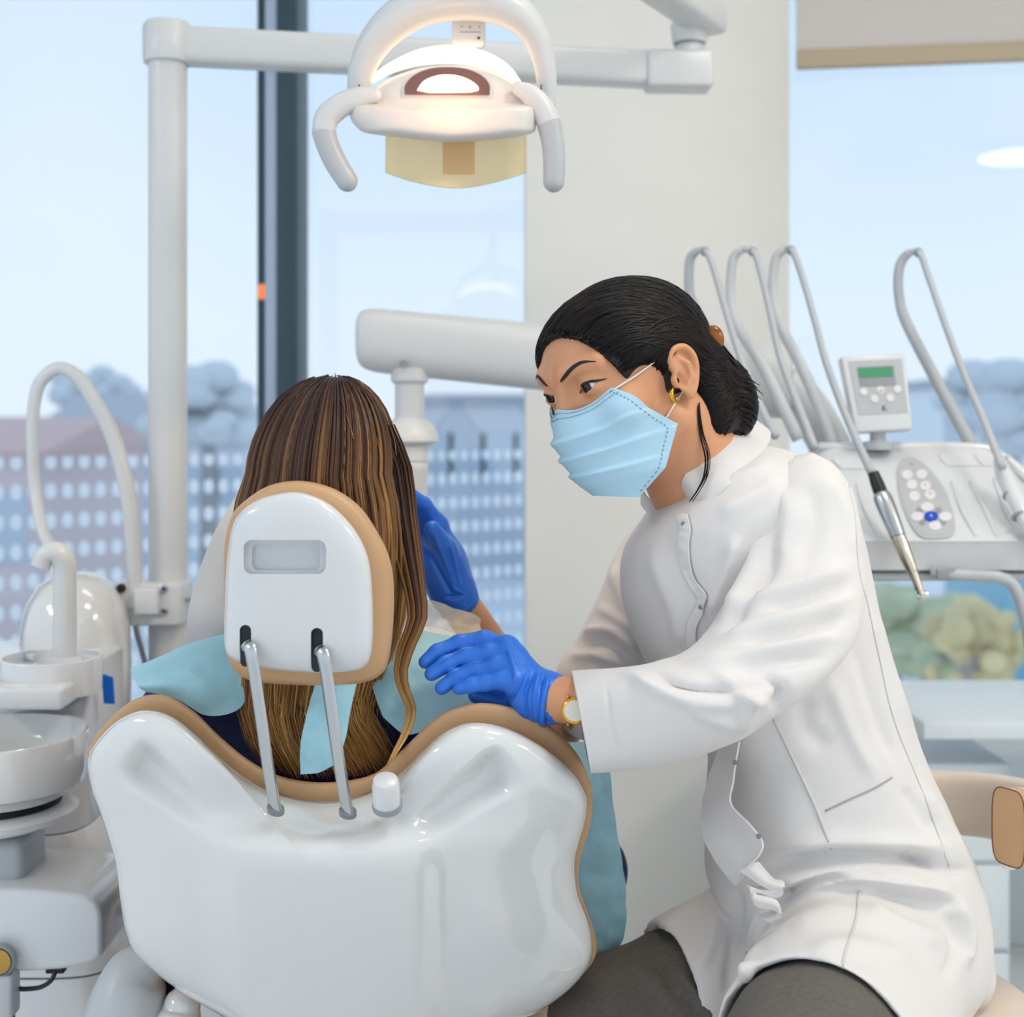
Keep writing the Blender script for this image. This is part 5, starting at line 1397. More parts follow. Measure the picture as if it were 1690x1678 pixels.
# hair drawn from behind the ear and the nape into the bun
ubv = bvh_of(und[0], und[1])
for i in range(330):
    t = R_.random() if i < 170 else .45 + .6 * R_.random(); a = np.array([1141 + 14 * t + 24 * t * t, 575 + 135 * t]) + np.array([R_.gauss(0, 2), R_.gauss(0, 3)]); b = np.array([(1190 if i < 170 else 1204) + R_.gauss(0, 8), 600 + 74 * t + R_.gauss(0, 8)])
    pts = [onsurf(ubv, *(a + (b - a) * q + np.array([0, 8 * math.sin(PI * q)])), R_.uniform(.0002, .0012), 1.41) for q in np.linspace(0, 1, 9)]
    rr = R_.uniform(.0008, .0016); hm.tube(pts, [rr * .4] + [rr] * 7 + [rr * .4], 5, 1, True, up=(0, -1, 0), flat=.6, hvf=R_.random())
_tc = cr([(958,566),(985,580),(1005,600),(1024,614),(1046,606),(1066,598),(1086,610),(1096,618)], 10)
for i in range(230):
    a = _tc[R_.randrange(len(_tc))] + np.array([R_.gauss(0, 2), R_.gauss(-3, 3)]); b = np.array([1128 + R_.gauss(0, 10), 545 + R_.gauss(0, 9)])
    pts = [onsurf(ubv, *(a + (b - a) * q + np.array([0, -10 * math.sin(PI * q)])), R_.uniform(.0003, .0012), 1.38) for q in np.linspace(0, 1, 9)]
    if max((p - q).length for p, q in zip(pts, pts[1:])) > .03: continue
    rr = R_.uniform(.0006, .0013); hm.tube(pts, [rr * .3] + [rr] * 7 + [rr * .4], 5, 1, True, up=(0, -1, 0), flat=.6, hvf=R_.random())
# twisted bun
for i in range(210):
    a0 = R_.uniform(0, 2 * PI); z0 = R_.uniform(-.9, .9); pts = []; tw = R_.uniform(1.2, 2.6)
    for j in range(10):
        t = j / 9; zz = z0 + (t - .5) * .7; zz = max(-.97, min(.97, zz)); a = a0 + tw * (t - .5)
        q = np.array([math.cos(a) * math.sqrt(1 - zz * zz), math.sin(a) * math.sqrt(1 - zz * zz), zz]) * np.array([.0345, .0305, .0465]) * R_.uniform(1.0, 1.03)
        pts.append(hw(np.array(BUN) + q))
    hm.tube(pts, R_.uniform(.0010, .0022), 5, 1, True, hvf=R_.random())
def wisp(pxs, r, n=1, spread=3, hv=.6):
    for _ in range(n):
        a, b = R_.gauss(0, spread), R_.gauss(0, spread); k = len(pxs)
        hm.tube([P(x + a * i / k, y + b * i / k, Y + R_.gauss(0, .001)) for i, (x, y, Y) in enumerate(pxs)], [r * max(.15, 1 - .8 * i / (k - 1)) for i in range(k)], 5, 5, True, hvf=hv)
wisp([(1192,592,1.42),(1206,604,1.425),(1222,622,1.43),(1236,640,1.435),(1242,648,1.436)], .0016, 26, 9, .8)
wisp([(1140,512,1.42),(1124,486,1.42),(1108,474,1.42),(1092,469,1.42)], .0009, 7, 5, .3)
for q_ in range(6):
    a_, b_ = R_.gauss(0, 3.5), R_.gauss(0, 3)
    pw = [onsurf(hb_, x + a_ * (.3 + i / 8), y + b_, .0016, 1.38) for i, (x, y) in enumerate(((1152,668),(1152,682),(1154,700),(1158,720)))] + [P(x + a_, y + b_, Y) for x, y, Y in ((1168,752,1.374),(1166,782,1.366),(1156,805,1.362),(1142,826,1.365))]
    hm.tube(pw, [.0004, .0005, .0005, .0005, .0005, .0005, .0004, .0003], 5, 4, True, hvf=.7)
wisp([(1200,650,1.42),(1212,680,1.43),(1216,705,1.425)], .0008, 8, 6, .5)
for dx in range(5): wisp([(925 + dx,545,1.40),(909 + dx,560,1.42),(900 + dx * .6,590,1.42),(902 + dx * .5,612,1.42),(909 + dx * .3,632,1.415)], .0022, 4, 1.5, .3)
dh = hm.build('hair', M['hair_dark'], dn, 180)
link_mesh('under_layer', und[0], und[1], M['scalp_dark'], dh, 180)
hcl = MB(); ccl = P(1180, 557, 1.400)
hcl.ell(ccl, (.0095, .006, .0135), Euler((0, -.25, 0)).to_matrix(), 24, 14)
hcp = hcl.build('hair_claw', M['hairpiece'], dn, 180)
for k in range(5): 
    MB().tube([P(1166 - k * 1, 548 + k * 7, 1.40), P(1160 - k, 552 + k * 7, 1.395)], [.0014, .0008], 8, 3, rnd_end=True).build('claw_tooth', M['hairpiece'], hcp, 180)
# earring and chain
er = P(1113, 653, 1.352); ring_pts = [er + V((.003 * math.sin(a) * 1.1, -.004 * math.cos(a), .0075 * math.cos(a))) for a in np.arange(13) * 2 * PI / 12]
MB().tube([P(1111,640,1.349),P(1108,648,1.346),P(1109,657,1.346),P(1114,662,1.35),P(1117,655,1.353)], [.0012, .0024, .0026, .002, .001], 14, 6).build('earring', M['gold'], dn, 180)

# ---- face mask
hlb = bvh_of(hv0, hf0)
def mask_raw(s, t):
    """s -1 far cheek .. 1 near cheek, t 0 nose bridge .. 1 under the chin"""
    cz = np.interp(t, [0, .35, .7, 1], [.006, -.028, -.062, -.090]); cy = np.interp(t, [0, .12, .33, .62, .85, 1], [.103, .110, .1175, .112, .104, .094])
    ex = np.interp(t, [0, .25, .5, .8, 1], [.052, .0615, .068, .056, .031]); ey = np.interp(t, [0, .25, .5, .8, 1], [.072, .048, .018, .042, .068]); ez = np.interp(t, [0, .25, .5, .8, 1], [.012, -.016, -.046, -.084, -.105])
    if s < 0: ez = ez + .016 * t ** 3
    a = abs(s); x = math.copysign(1, s) * ex * (a ** .92); y = cy + (ey - cy) * (a ** 1.75); z = cz + (ez - cz) * a ** 1.3
    if t < .2: z -= .010 * math.sin(PI * a) * (1 - t / .2) * .6
    # pleats open over the middle and are stitched flat at the sides
    w = (1 - a ** 4); pl = 0
    for c, amp in ((.30, .0050), (.50, .0052), (.70, .0046)):
        u = (t - c) / .085
        pl += 1.25 * amp * (1 / (1 + math.exp(-u * 16)) * math.exp(-max(0, u) * .95))
    nrm = unit(np.array([x * 9, y + .02, z * .4 + .02]))
    q = np.array([x, y, z]); c_ = np.array([0, .02, -.05]); dq = q - c_; L_ = np.linalg.norm(dq); dq /= L_
    h_ = hlb.ray_cast(V(c_ + dq * .25), V(-dq))
    if h_[0] is not None:
        need = .25 - h_[3] + .0016
        cap_ = .024 * (1 - sstep(.80, .96, t)) + .002; q = c_ + dq * max(L_, min(need, L_ + cap_))
    return q, nrm * (pl * w + .0010)
NSX, NTX = 64, 110
_rw = [[mask_raw(-1 + 2 * i / NSX, j / NTX) for i in range(NSX + 1)] for j in range(NTX + 1)]
Q0 = np.array([[p[0] for p in r] for r in _rw]); Q1 = np.array([[p[1] for p in r] for r in _rw])
for _ in range(14):
    E_ = np.pad(Q0, ((1, 1), (1, 1), (0, 0)), 'edge'); a_ = (E_[:-2, 1:-1] + E_[2:, 1:-1] + E_[1:-1, :-2] + E_[1:-1, 2:]) / 4
    a_[0] = Q0[0]; a_[-1] = Q0[-1]; a_[:, 0] = Q0[:, 0]; a_[:, -1] = Q0[:, -1]; Q0 = Q0 * .4 + a_ * .6
B = hw((Q0 + Q1).reshape(-1, 3)).reshape(NTX + 1, NSX + 1, 3)
def mask_pt(s, t):
    u = min(max((s + 1) / 2 * NSX, 0), NSX - 1e-6); w = min(max(t * NTX, 0), NTX - 1e-6); i, j = int(u), int(w); fu, fw = u - i, w - j
    return (B[j, i] * (1 - fu) + B[j, i + 1] * fu) * (1 - fw) + (B[j + 1, i] * (1 - fu) + B[j + 1, i + 1] * fu) * fw
mk = MB(); Mq = NSX + 1
fs = [(i * Mq + j, i * Mq + j + 1, (i + 1) * Mq + j + 1, (i + 1) * Mq + j) for i in range(NTX) for j in range(NSX)]
mk.add(B.reshape(-1, 3), fs)
mv = np.array(mk.v)
me_v, me_f = evaluated('m', mv, fs, [('SOLIDIFY', dict(thickness=.0012, offset=0.))])
mask = link_mesh('face_mask', me_v, me_f, M['maskblue'], dn, 60)
def mline(ts, s0, s1, name, m, r, n=40, dash=None):
    mb = MB()
    pts = [V(mask_pt(s0 + (s1 - s0) * i / n, ts)) for i in range(n + 1)]
    ctr_ = V(hw((0, .03, -.05)))
    pts = [p + (p - ctr_).normalized() * .0012 for p in pts]
    if dash:
        for i in range(0, n, 2): mb.tube([pts[i], pts[i + 1]], r, 6, 1)
    else: mb.tube(pts, r, 6, 1)
    return mb.build(name, m, mask, 180)
mline(.035, -.97, .97, 'stitch_line', M['thread'], .00035, 120, True)
mline(.085, -.97, .97, 'stitch_line', M['thread'], .00035, 120, True)
for s_ in (.93, -.93):
    mb = MB(); ctr_ = V(hw((0, .03, -.05)))
    pts = [V(mask_pt(s_, .03 + .94 * i / 60)) for i in range(61)]; pts = [p + (p - ctr_).normalized() * .0014 for p in pts]
    for i in range(0, 60, 2): mb.tube([pts[i], pts[i + 1]], .00035, 6, 1)
    mb.build('stitch_line', M['thread'], mask, 180)
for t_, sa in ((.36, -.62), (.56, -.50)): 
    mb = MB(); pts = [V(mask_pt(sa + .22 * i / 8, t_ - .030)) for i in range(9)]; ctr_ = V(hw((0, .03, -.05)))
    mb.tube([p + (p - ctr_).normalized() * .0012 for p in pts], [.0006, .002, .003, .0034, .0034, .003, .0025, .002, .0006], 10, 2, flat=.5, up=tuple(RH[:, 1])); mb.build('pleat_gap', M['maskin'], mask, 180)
top_c = V(mask_pt(.97, .03)); bot_c = V(mask_pt(.985, .52))
MB().tube([top_c] + [onsurf(hb_, 1036 + 62 * t, 628 - 46 * t, .0022, 1.36) for t in (.2, .4, .6, .8, 1)] + [P(1112, 572, 1.36)], .0015, 10, 6, flat=.6).build('ear_loop', M['elastic'], mask, 180)
MB().tube([bot_c] + [onsurf(hb_, 1090 + 34 * t, 706 - 56 * t, .0022, 1.36) for t in (.15, .4, .7, 1)] + [P(1140, 632, 1.37)], .0015, 10, 6, flat=.6).build('ear_loop', M['elastic'], mask, 180)
# ---- coat
_folds = folds
def folds(v, f, lst, facing=True): return _folds(v, f, [(p, w * .9, a * 1.65, k) for p, w, a, k in lst], facing)
def spine_rings(pts, rad, n=40, per=6, hem=True, ez=1.0):
    """tube of cloth along a line; hem turns the open end inward"""
    D = cr(np.hstack([np.array([tuple(p) for p in pts]), np.array(rad)[:, None]]), per); out = []
    c = D[:, :3]; T = np.gradient(c, axis=0); T /= np.linalg.norm(T, axis=1)[:, None]
    def rg(ci, ti, r):
        u = np.array([0, 0, 1.]) - ti * ti[2]; u /= np.linalg.norm(u); b = np.cross(ti, u)
        return [ci + r * (math.cos(a) * b + ez * math.sin(a) * u) for a in np.arange(n) * 2 * PI / n]
    for ci, ti, r in zip(c, T, D[:, 3]): out.append(rg(ci, ti, r))
    if hem:
        out.append(rg(c[-1] + T[-1] * .001, T[-1], D[-1, 3] - .004)); out.append(rg(c[-1] - T[-1] * .004, T[-1], D[-1, 3] - .008)); out.append(rg(c[-1] - T[-1] * .05, T[-1], D[-1, 3] - .010))
    return out
tor = [((1118,800),(1196,742),1.465,.045),((1095,822),(1240,735),1.47,.085),((1072,842),(1292,742),1.475,.115),((1052,872),(1352,775),1.48,.145),((1030,915),(1402,850),1.49,.155),((1028,985),(1428,945),1.495,.15),((1060,1080),(1450,1040),1.50,.145),((1110,1170),(1480,1140),1.50,.14),((1168,1240),(1514,1240),1.50,.14),((1166,1320),(1556,1330),1.50,.145),((1166,1400),(1598,1415),1.505,.155),((1172,1460),(1618,1488),1.51,.16),((1215,1530),(1614,1565),1.51,.16),((1290,1590),(1586,1632),1.50,.13)]
mb = MB(); mb.loft([ring(L, R, Y, t, 56, 2.3) for L, R, Y, t in tor], per=5)
mb.loft(spine_rings([HIPN, HIPN.lerp(HEMN, .45), HEMN], [.105, .104, .097]))
mb.loft(spine_rings([HIPF, HIPF.lerp(HEMF, .5), HEMF], [.10, .085, .070]))
# back tail of the coat lying on the stool
mb.loft(spine_rings([P(1540, 1560, 1.50), P(1575, 1610, 1.47), P(1580, 1652, 1.45)], [.055, .045, .030], hem=False))
cv, cf = evaluated('c', mb.v, mb.f, [('REMESH', dict(mode='VOXEL', voxel_size=.0034))])
cv = relax(cv, cf, 10, .6)
FB = [
 # chest and back, drawn towards the raised arm
 ([(1150,800),(1215,790),(1275,770)], 14, .0035, 'r'), ([(1180,850),(1240,820),(1290,790)], 16, .003, 'r'),
 ([(1070,905),(1110,1000),(1130,1070)], 18, .004, 'r'), ([(1100,890),(1160,1000),(1190,1080)], 14, .003, 'v'),
 ([(1215,880),(1195,950),(1165,1020)], 15, .005, 'r'),
 ([(1440,1010),(1465,1100),(1500,1200)], 16, .004, 'r'), ([(1405,1050),(1440,1160),(1480,1260)], 14, .0035, 'v'),
 ([(1370,1120),(1400,1200),(1450,1290)], 16, .003, 'r'),
 ([(1330,1150),(1330,1200),(1370,1240)], 20, .003, 'v'),
 # belly crease and the waist folds over the lap
 ([(1262,1430),(1340,1418),(1430,1412),(1520,1420),(1560,1428)], 11, .011, 'v'), ([(1290,1400),(1380,1388),(1480,1392),(1570,1400)], 16, .006, 'r'),
 ([(1268,1462),(1330,1452),(1410,1446),(1480,1458),(1560,1470)], 15, .009, 'r'),
 ([(1270,1492),(1330,1458),(1400,1442)], 8, .010, 'v'),
 ([(1420,1420),(1500,1450),(1570,1480)], 11, .005, 'r'), ([(1480,1400),(1540,1424),(1600,1440)], 9, .005, 'v'),
 ([(1420,1490),(1490,1530),(1560,1560)], 16, .005, 'r'), ([(1435,1462),(1500,1480),(1580,1492)], 10, .004, 'v'),
 ([(1300,1530),(1380,1510),(1470,1530)], 20, .005, 'r'), ([(1330,1570),(1420,1560),(1520,1590)], 18, .004, 'r'),
 ([(1580,1480),(1600,1540),(1590,1600)], 12, .005, 'r'), ([(1560,1500),(1575,1560),(1560,1620)], 12, .004, 'v'),
 ([(1520,1300),(1560,1360),(1600,1430)], 12, .004, 'r'), ([(1490,1300),(1540,1370)], 12, .003, 'v'),
 # skirt over the far thigh
 ([(1180,1470),(1110,1520),(1060,1545)], 14, .004, 'r'), ([(1215,1470),(1210,1560),(1200,1640)], 12, .006, 'v'), ([(1190,1480),(1170,1560),(1150,1600)], 12, .004, 'r'), ([(1250,1500),(1240,1570),(1225,1620)], 12, .006, 'r'),
]
cv = folds(cv, cf, FB)
nn = vnormals(cv, cf); cv = cv + nn * ((vnoise(cv, 14, 2) * .0022 + vnoise(cv, 33, 5) * .0010)[:, None])
coat = link_mesh('lab_coat', cv, cf, M['coat'], dn, 180)
cbvh = bvh_of(cv, cf)
# near sleeve
def turned(L, R, Y, t, dy=0, e=2.3): return ring(L, R, Y, t, 64, e, dy)
sl = [((1292,764),(1340,748),1.40,.02),((1270,790),(1372,768),1.395,.05),((1258,838),(1402,812),1.385,.066),((1246,890),(1418,876),1.37,.070),((1225,945),(1424,945),1.345,.071),((1195,1002),(1420,1010),1.32,.072),((1160,1052),(1396,1068),1.295,.072),((1122,1084),(1352,1118),1.275,.070),((1085,1096),(1290,1168),1.265,.066),((1048,1102),(1205,1222),1.27,.063),((1008,1106),(1105,1255),1.285,.060),((972,1109),(1022,1267),1.30,.058),((945,1112),(975,1272),1.31,.056)]
rs = [turned(*q) for q in sl]
endc = np.mean([tuple(p) for p in rs[-1]], 0); prv = np.mean([tuple(p) for p in rs[-2]], 0); back = unit(prv - endc)
def scaled(r, k, sh): return [V(endc + (np.array(tuple(p)) - endc) * k + back * sh) for p in r]
D = np.array([[tuple(p) for p in r] for r in rs]); Dn = cr(D.reshape(len(rs), -1), 12).reshape(-1, 64, 3)
seq = [list(map(V, r)) for r in Dn] + [scaled(rs[-1], .985, -.0008), scaled(rs[-1], .95, .001), scaled(rs[-1], .93, .02), scaled(rs[-1], .92, .07)]
mb = MB().loft(seq)
sv, sf = np.array(mb.v), mb.f
nq = len(Dn) * 64
FS = [
 ([(1290,800),(1300,860),(1275,930)], 16, .004, 'r'), ([(1330,790),(1345,860),(1320,940)], 18, .003, 'v'),
 ([(1262,850),(1256,900),(1230,960),(1190,1030)], 13, .006, 'r'), ([(1285,880),(1268,940),(1230,1000),(1190,1052)], 11, .006, 'v'),
 ([(1400,935),(1330,962),(1262,985),(1205,1010)], 14, .006, 'r'), ([(1405,960),(1340,985),(1270,1006)], 9, .0045, 'v'),
 ([(1408,985),(1330,1012),(1250,1035),(1175,1062)], 13, .006, 'r'), ([(1400,1015),(1330,1040),(1230,1062)], 9, .005, 'v'),
 ([(1385,1050),(1310,1064),(1220,1085),(1140,1098)], 13, .006, 'r'), ([(1360,1085),(1290,1090),(1210,1105)], 9, .004, 'v'),
 ([(1030,1108),(1090,1140),(1150,1158),(1210,1160)], 12, .005, 'r'), ([(1080,1112),(1130,1135),(1190,1140),(1260,1128)], 9, .005, 'v'),
 ([(1225,1120),(1240,1160),(1225,1210)], 12, .005, 'r'), ([(1265,1110),(1290,1140),(1275,1175)], 10, .005, 'v'),
 ([(1180,1110),(1230,1150),(1270,1160)], 10, .004, 'r'),
 ([(1130,1170),(1190,1190),(1220,1200)], 12, .003, 'r'), ([(1000,1130),(1010,1200),(1030,1250)], 3, .0012, 'v'),
 ([(1370,790),(1402,850),(1412,920)], 14, .003, 'r'),
]
fl = np.array([q if len(q) == 4 else (q[0], q[1], q[2], q[2]) for q in sf])
sv2 = folds(sv, fl, FS); sv2[nq:] = sv[nq:]
k = np.linspace(0, 1, len(Dn)).repeat(64); nn = vnormals(sv2, fl)
am = np.zeros(len(sv2)); am[:nq] = 1
sv2 = sv2 + nn * ((vnoise(sv2, 18, 7) * .0016 + vnoise(sv2, 40, 8) * .0007) * am)[:, None]
slv = link_mesh('sleeve', sv2, sf, M['coat'], coat, 180); sbvh = bvh_of(sv2, sf)
# far sleeve
fs_ = [((1075,850),(1160,850),1.62,.05),((1040,876),(1160,890),1.65,.07),((1012,925),(1148,960),1.655,.072),((988,985),(1118,1030),1.655,.07),((955,1050),(1070,1090),1.65,.066),((922,1098),(1030,1140),1.64,.06),((915,1150),(1005,1190),1.63,.055), ((925,1195),(975,1215),1.625,.045)]
mb = MB().loft([turned(*q) for q in fs_], per=12); v0 = np.array(mb.v); fl = np.array([q if len(q) == 4 else (q[0], q[1], q[2], q[2]) for q in mb.f])
v0 = folds(v0, fl, [([(960,1045),(1010,1042),(1055,1085)], 8, .006, 'r'), ([(985,1000),(1030,1030),(1060,1060)], 9, .004, 'r'), ([(945,1068),(1000,1062),(1050,1090)], 8, .005, 'v'), ([(1010,930),(1030,990),(1050,1040)], 12, .004, 'r'), ([(1040,900),(1062,960)], 12, .004, 'v'), ([(940,1085),(985,1082),(1030,1100)], 9, .004, 'r')])
v0 = v0 + vnormals(v0, fl) * (vnoise(v0, 20, 9) * .0015)[:, None]
link_mesh('sleeve', v0, mb.f, M['coat'], coat, 180)
# stand collar, opened at the front
G = [[P(1140,655,1.60),P(1188,662,1.56),P(1220,676,1.50),P(1199,704,1.425),P(1164,744,1.392),P(1128,788,1.385),P(1126,812,1.395),P(1139,843,1.41)],
     [P(1170,680,1.61),P(1218,682,1.57),P(1246,694,1.50),P(1228,726,1.412),P(1190,768,1.375),P(1150,806,1.372),P(1142,828,1.385),P(1146,852,1.405)],
     [P(1200,705,1.62),P(1245,702,1.58),P(1272,714,1.50),P(1256,750,1.405),P(1214,792,1.362),P(1172,826,1.362),P(1156,842,1.380),P(1152,858,1.40)]]
MB().patch(G, 8, 8, .003, crinkle(.0015, 30, 3)).build('collar', M['coat'], coat, 70)
G = [[P(1058,800,1.50),P(1068,818,1.475),P(1086,834,1.455),P(1118,852,1.43)],[P(1060,815,1.49),P(1072,834,1.465),P(1090,850,1.448),P(1122,862,1.425)],[P(1060,835,1.48),P(1076,852,1.455),P(1096,866,1.44),P(1128,872,1.42)]]
MB().patch(G, 8, 8, .0025).build('collar', M['coat'], coat, 70)
# front opening: overlapping ruffled edge, upper and lower run
def ribbon(pxs, w, name, m, off=.003, bv=None, wav=0., th=.002, par=None):
    pts = cr(pxs, 10); T = np.gradient(pts, axis=0); T /= np.linalg.norm(T, axis=1)[:, None]; N_ = np.stack([-T[:, 1], T[:, 0]], 1)
    rows = []
    for i, (p, n_) in enumerate(zip(pts, N_)):
        rows.append([onsurf(bv or cbvh, p[0] + n_[0] * w * k, p[1] + n_[1] * w * k, off + (wav * (1 + math.sin(i * .9 + k)) if k > .4 else 0), 1.40) for k in (0, .5, 1)])
    return MB().patch(rows, 1, 3, -th).build(name, m, par or coat, 70)
ribbon([(1137,850),(1142,875),(1139,899),(1142,930),(1150,955),(1168,980),(1165,1000),(1150,1034),(1150,1068)], 15, 'front_edge', M['coat'], .002, wav=.0005)
G = [[P(1192,1228,1.40),P(1206,1226,1.385),P(1222,1224,1.36)],[P(1172,1280,1.395),P(1196,1284,1.37),P(1212,1286,1.352)],[P(1160,1330,1.40),P(1185,1330,1.37),P(1208,1326,1.345)],[P(1162,1380,1.39),P(1205,1370,1.36),P(1240,1362,1.330)],[P(1178,1412,1.38),P(1222,1402,1.35),P(1260,1390,1.322)],[P(1200,1445,1.375),P(1230,1432,1.345),P(1254,1412,1.322)],[P(1215,1462,1.37),P(1226,1450,1.345),P(1232,1436,1.328)]]
MB().patch(G, 8, 10, .002, crinkle(.002, 30, 8)).build('front_panel', M['coat'], coat, 70)
G = [[P(1222,1436,1.335),P(1238,1428,1.330),P(1250,1424,1.34)],[P(1262,1462,1.32),P(1268,1455,1.318),P(1275,1452,1.33)],[P(1292,1472,1.315),P(1293,1463,1.312),P(1290,1456,1.325)],[P(1280,1482,1.316),P(1262,1470,1.318),P(1250,1462,1.33)],[P(1248,1474,1.320),P(1238,1464,1.322),P(1232,1458,1.335)],[P(1250,1494,1.318),P(1246,1480,1.318),P(1240,1472,1.33)],[P(1278,1500,1.314),P(1280,1490,1.312),P(1276,1484,1.325)],[P(1288,1512,1.314),P(1282,1508,1.318),P(1272,1502,1.33)],[P(1270,1522,1.318),P(1258,1516,1.325),P(1250,1510,1.335)]]
MB().patch(G, 8, 6, .0022).build('front_panel', M['coat'], coat, 70)
# seams, pocket, snaps
def seam(pxs, r=.0008, bv=None, name='seam', m=None, off=.0002):
    pts = [onsurf(bv or cbvh, x, y, off, 1.4) for x, y in cr(pxs, 6)]
    return MB().tube(pts, r, 6, 1, True).build(name, m or M['seam'], coat, 180)
seam([(1276,1185),(1310,1255),(1345,1330),(1372,1400)], .0016)
seam([(1362,1338),(1400,1320),(1440,1302),(1472,1283)], .0011, name='pocket_edge', m=M['seamdark'])
seam([(1418,1470),(1412,1520),(1395,1570),(1390,1600)], .0014)
seam([(1400,800),(1412,860),(1416,930),(1428,985)], .0007, sbvh, m=M['seam'])
seam([(1424,960),(1450,1080),(1476,1190),(1528,1320),(1566,1430)], .0009)
for x, y in ((1132,866),(1160,1000)):
    p = onsurf(cbvh, x, y, .004); MB().lathe([(.0026, 0), (.0024, .0012), (.0012, .0016)], p, (-.2, -1, .1), 18).build('snap', M['cable'], coat)
for x, y, Y in ((1213,1258,1.352), (1252,1380,1.318)):
    MB().lathe([(.0026, 0), (.0024, .0014)], P(x, y, Y), (-.2, -1, .1), 18).build('snap', M['cable'], coat)
# necklace
MB().tube([onsurf(hb_, x, y, .0004, 1.42) for x, y in ((1108,836),(1116,838),(1124,834),(1132,828))], .0005, 6, 5).build('necklace', M['gold'], dn, 180)

# ---- trousers and shoes
def trf(x, y, z):
    d = None
    for H, K, A, r in ((HIPN, KNN, ANN, .088), (HIPF, KNF, ANF, .080)):
        e = chain(x, y, z, [tuple(H), tuple(H.lerp(K, .6)), tuple(K), tuple(A)], [r, r - .006, .070, .055], .02)
        d = e if d is None else smin(d, e, .02)
    return d
v, f = nets(trf, (-.10, .88, .03), (.52, 1.72, .72), .005); v = relax(v, f, 3)
v = folds(v, f, [([(1120,1600),(1150,1650),(1175,1680)], 10, .005, 'r'), ([(1090,1580),(1110,1640),(1150,1670)], 10, .003, 'v'), ([(1030,1590),(1080,1620),(1130,1670)], 14, .003, 'r')])
v = v + vnormals(v, f) * (vnoise(v, 22, 4) * .002)[:, None]
link_mesh('trousers', v, f, M['trouser'], dn, 180)
for A in (ANN, ANF):
    v, f = nets(lambda x, y, z: smax(chain(x, y, z, [(A.x, A.y + .03, .05), (A.x - .045, A.y - .16, .045)], [.045, .042], .02), .006 - z, .004), (A.x - .14, A.y - .24, -.01), (A.x + .07, A.y + .1, .12), .005)
    link_mesh('shoe', v, f, M['elastic'], dn, 180)

# ---- gloves
def fing(pts): return [tuple(P(*q)) for q in pts]
LH = dict(i=fing([(836,1066,1.350),(800,1056,1.360),(758,1062,1.362),(722,1076,1.358),(702,1092,1.352)]),
          m=fing([(842,1086,1.340),(806,1077,1.345),(768,1084,1.346),(736,1096,1.342),(712,1112,1.337)]),
          r=fing([(848,1106,1.328),(818,1098,1.331),(784,1106,1.333),(752,1118,1.330),(729,1135,1.326)]),
          p=fing([(852,1126,1.318),(826,1122,1.318),(800,1126,1.319),(776,1131,1.317),(757,1136,1.316)]),
          t=fing([(862,1160,1.345),(836,1160,1.352),(810,1152,1.358),(786,1146,1.360)]))
def lhand(x, y, z):
    wr = P(884, 1148, 1.325)
    d = None
    for k, r in (('i', .0088), ('m', .0089), ('r', .0086), ('p', .0078)):
        q = LH[k]
        e = chain(x, y, z, q, [r * 1.12, r * 1.12, r * 1.04, r * .96, r * .82], .004)
        d = e if d is None else smin(d, e, .0022)
    pal = None
    for k, r in (('i', .0135), ('m', .0138), ('r', .0132), ('p', .0125)):
        e = sd_cap(x, y, z, tuple(V(LH[k][0]).lerp(wr, .08)), tuple(wr.lerp(V(LH[k][0]), .12)), r, .017)
        pal = e if pal is None else smin(pal, e, .012)
    d = smin(d, pal, .007)
    d = smin(d, chain(x, y, z, LH['t'], [.017, .013, .0105, .009], .006), .008)
    d = smin(d, sd_cap(x, y, z, tuple(wr), tuple(P(905, 1152, 1.322)), .0245, .0265), .012)
    return d
v, f = nets(lhand, P(690, 1210, 1.30) - V((.01, .03, .01)), P(915, 1035, 1.39) + V((.01, .01, .01)), .0014)
v = relax(v, f, 2)
FG = [([(800,1066),(760,1072),(716,1098)], 2.6, .0012, 'v'), ([(812,1086),(770,1096),(730,1118)], 2.6, .0012, 'v'), ([(880,1108),(866,1150),(872,1190)], 4, .0022, 'v'), ([(890,1106),(882,1150),(888,1194)], 4, .0020, 'r'), ([(862,1120),(850,1145),(832,1160)], 5, .0018, 'v'), ([(874,1110),(858,1138),(845,1162)], 4, .0016, 'r'), ([(838,1070),(848,1100),(852,1130)], 5, .0012, 'r'), ([(898,1108),(895,1150),(900,1196)], 3.5, .0018, 'v')]
v = folds(v, f, FG); v = v + vnormals(v, f) * (vnoise(v, 90, 3) * .0005)[:, None]
gl = link_mesh('glove', v, f, M['glove'], dn, 180)
c0, c1 = P(903, 1153, 1.322), P(884, 1150, 1.324); axg = (c0 - c1).normalized()
MB().lathe([(.0262, -.004), (.0278, -.001), (.0284, .001), (.0270, .003), (.0255, .001)], c0, axg, 48).build('cuff_roll', M['glove'], gl, 180)
RW = P(752, 986, 1.56)
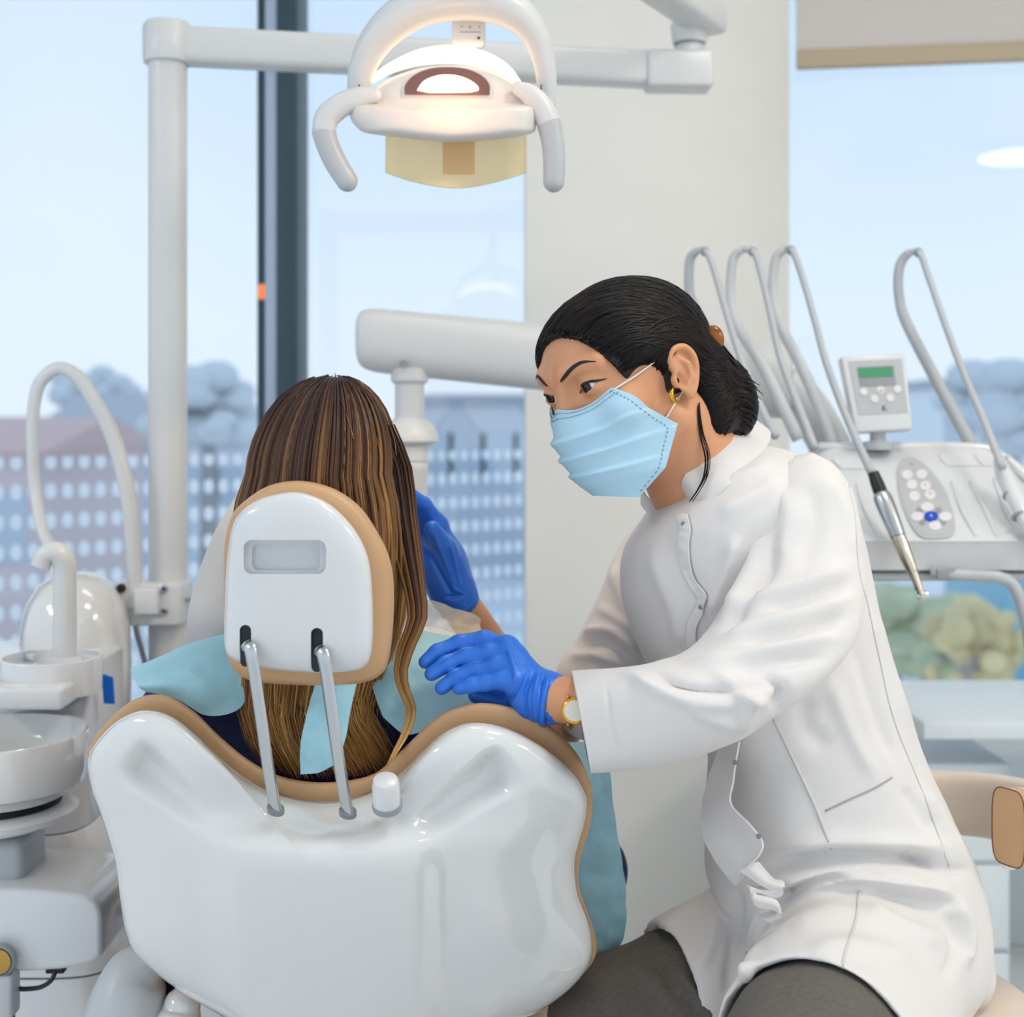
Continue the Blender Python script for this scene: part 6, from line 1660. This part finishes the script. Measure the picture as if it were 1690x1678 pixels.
def rhand(x, y, z):
    d = None
    K = [(722,868,1.545),(706,866,1.55),(692,872,1.556),(680,884,1.562)]; Tn = [(700,832,1.53),(680,828,1.53),(664,838,1.535),(655,858,1.545)]; Ti = [(672,812,1.51),(655,815,1.505),(640,830,1.51),(636,850,1.52)]
    for a, b, c in zip(K, Tn, Ti):
        e = chain(x, y, z, [tuple(P(*a)), tuple(P(*b)), tuple(P(*c))], [.0098, .009, .0078], .004)
        e = smin(e, sd_cap(x, y, z, tuple(P(*a)), tuple(RW), .013, .018), .008)
        d = e if d is None else smin(d, e, .006)
    d = smin(d, chain(x, y, z, [tuple(P(742,950,1.55)), tuple(P(735,905,1.53)), tuple(P(712,872,1.515))], [.016, .012, .009], .006), .01)
    d = smin(d, sd_cap(x, y, z, tuple(P(728, 925, 1.556)), tuple(P(744, 968, 1.56)), .030, .028), .012)
    return smin(d, sd_cap(x, y, z, tuple(RW), tuple(P(757, 994, 1.562)), .0225, .0235), .010)
v, f = nets(rhand, P(625, 1010, 1.49) - V((0, .02, .01)), P(775, 800, 1.60) + V((.02, .01, .01)), .0016)
v = relax(v, f, 2); v = folds(v, f, [([(740,890),(752,935),(760,975)], 3, .0015, 'r'), ([(700,900),(725,945),(748,985)], 4, .002, 'v'), ([(715,880),(738,935),(752,975)], 4, .0015, 'r'), ([(745,968),(755,975),(766,982)], 3, .002, 'r'), ([(735,985),(752,985),(768,980)], 3, .0022, 'v')])
v = v + vnormals(v, f) * (vnoise(v, 80, 6) * .0010)[:, None]
gr = link_mesh('glove', v, f, M['glove'], dn, 180)
c0 = P(757, 994, 1.562); axr = (P(800, 1045, 1.585) - RW).normalized()
MB().lathe([(.0232, -.004), (.0252, -.001), (.0262, .001), (.0248, .003), (.0228, .001)], c0, axr, 40).build('cuff_roll', M['glove'], gr, 180)
# ---- watch
wc = P(949, 1172, 1.289)
wt = MB().lathe([(.0125, 0), (.0128, .003), (.011, .0045)], wc, (-.15, -1, .10), 32).build('watch', M['gold'], dn, 50)
MB().lathe([(.0102, .0042), (.0100, .0052), (.004, .0056)], wc, (-.15, -1, .10), 32).build('dial', M['pearl'], wt, 50)
wr0 = P(946, 1156, 1.316)
MB().tube([wr0 + V((.002 * math.sin(a), -.0262 * math.cos(a), .0255 * math.sin(a))) for a in np.arange(25) * 2 * PI / 24], .0026, 8, 1).build('bracelet', M['gold'], wt, 50)
for k in range(7):
    a = -.75 + k * .25
    MB().ell(P(934 + abs(k - 3) * 1.2, 1150 + k * 7.5, 1.288), (.0016, .0016, .0018), n=10, m=8).build('bead', M['gold'], wt, 180)
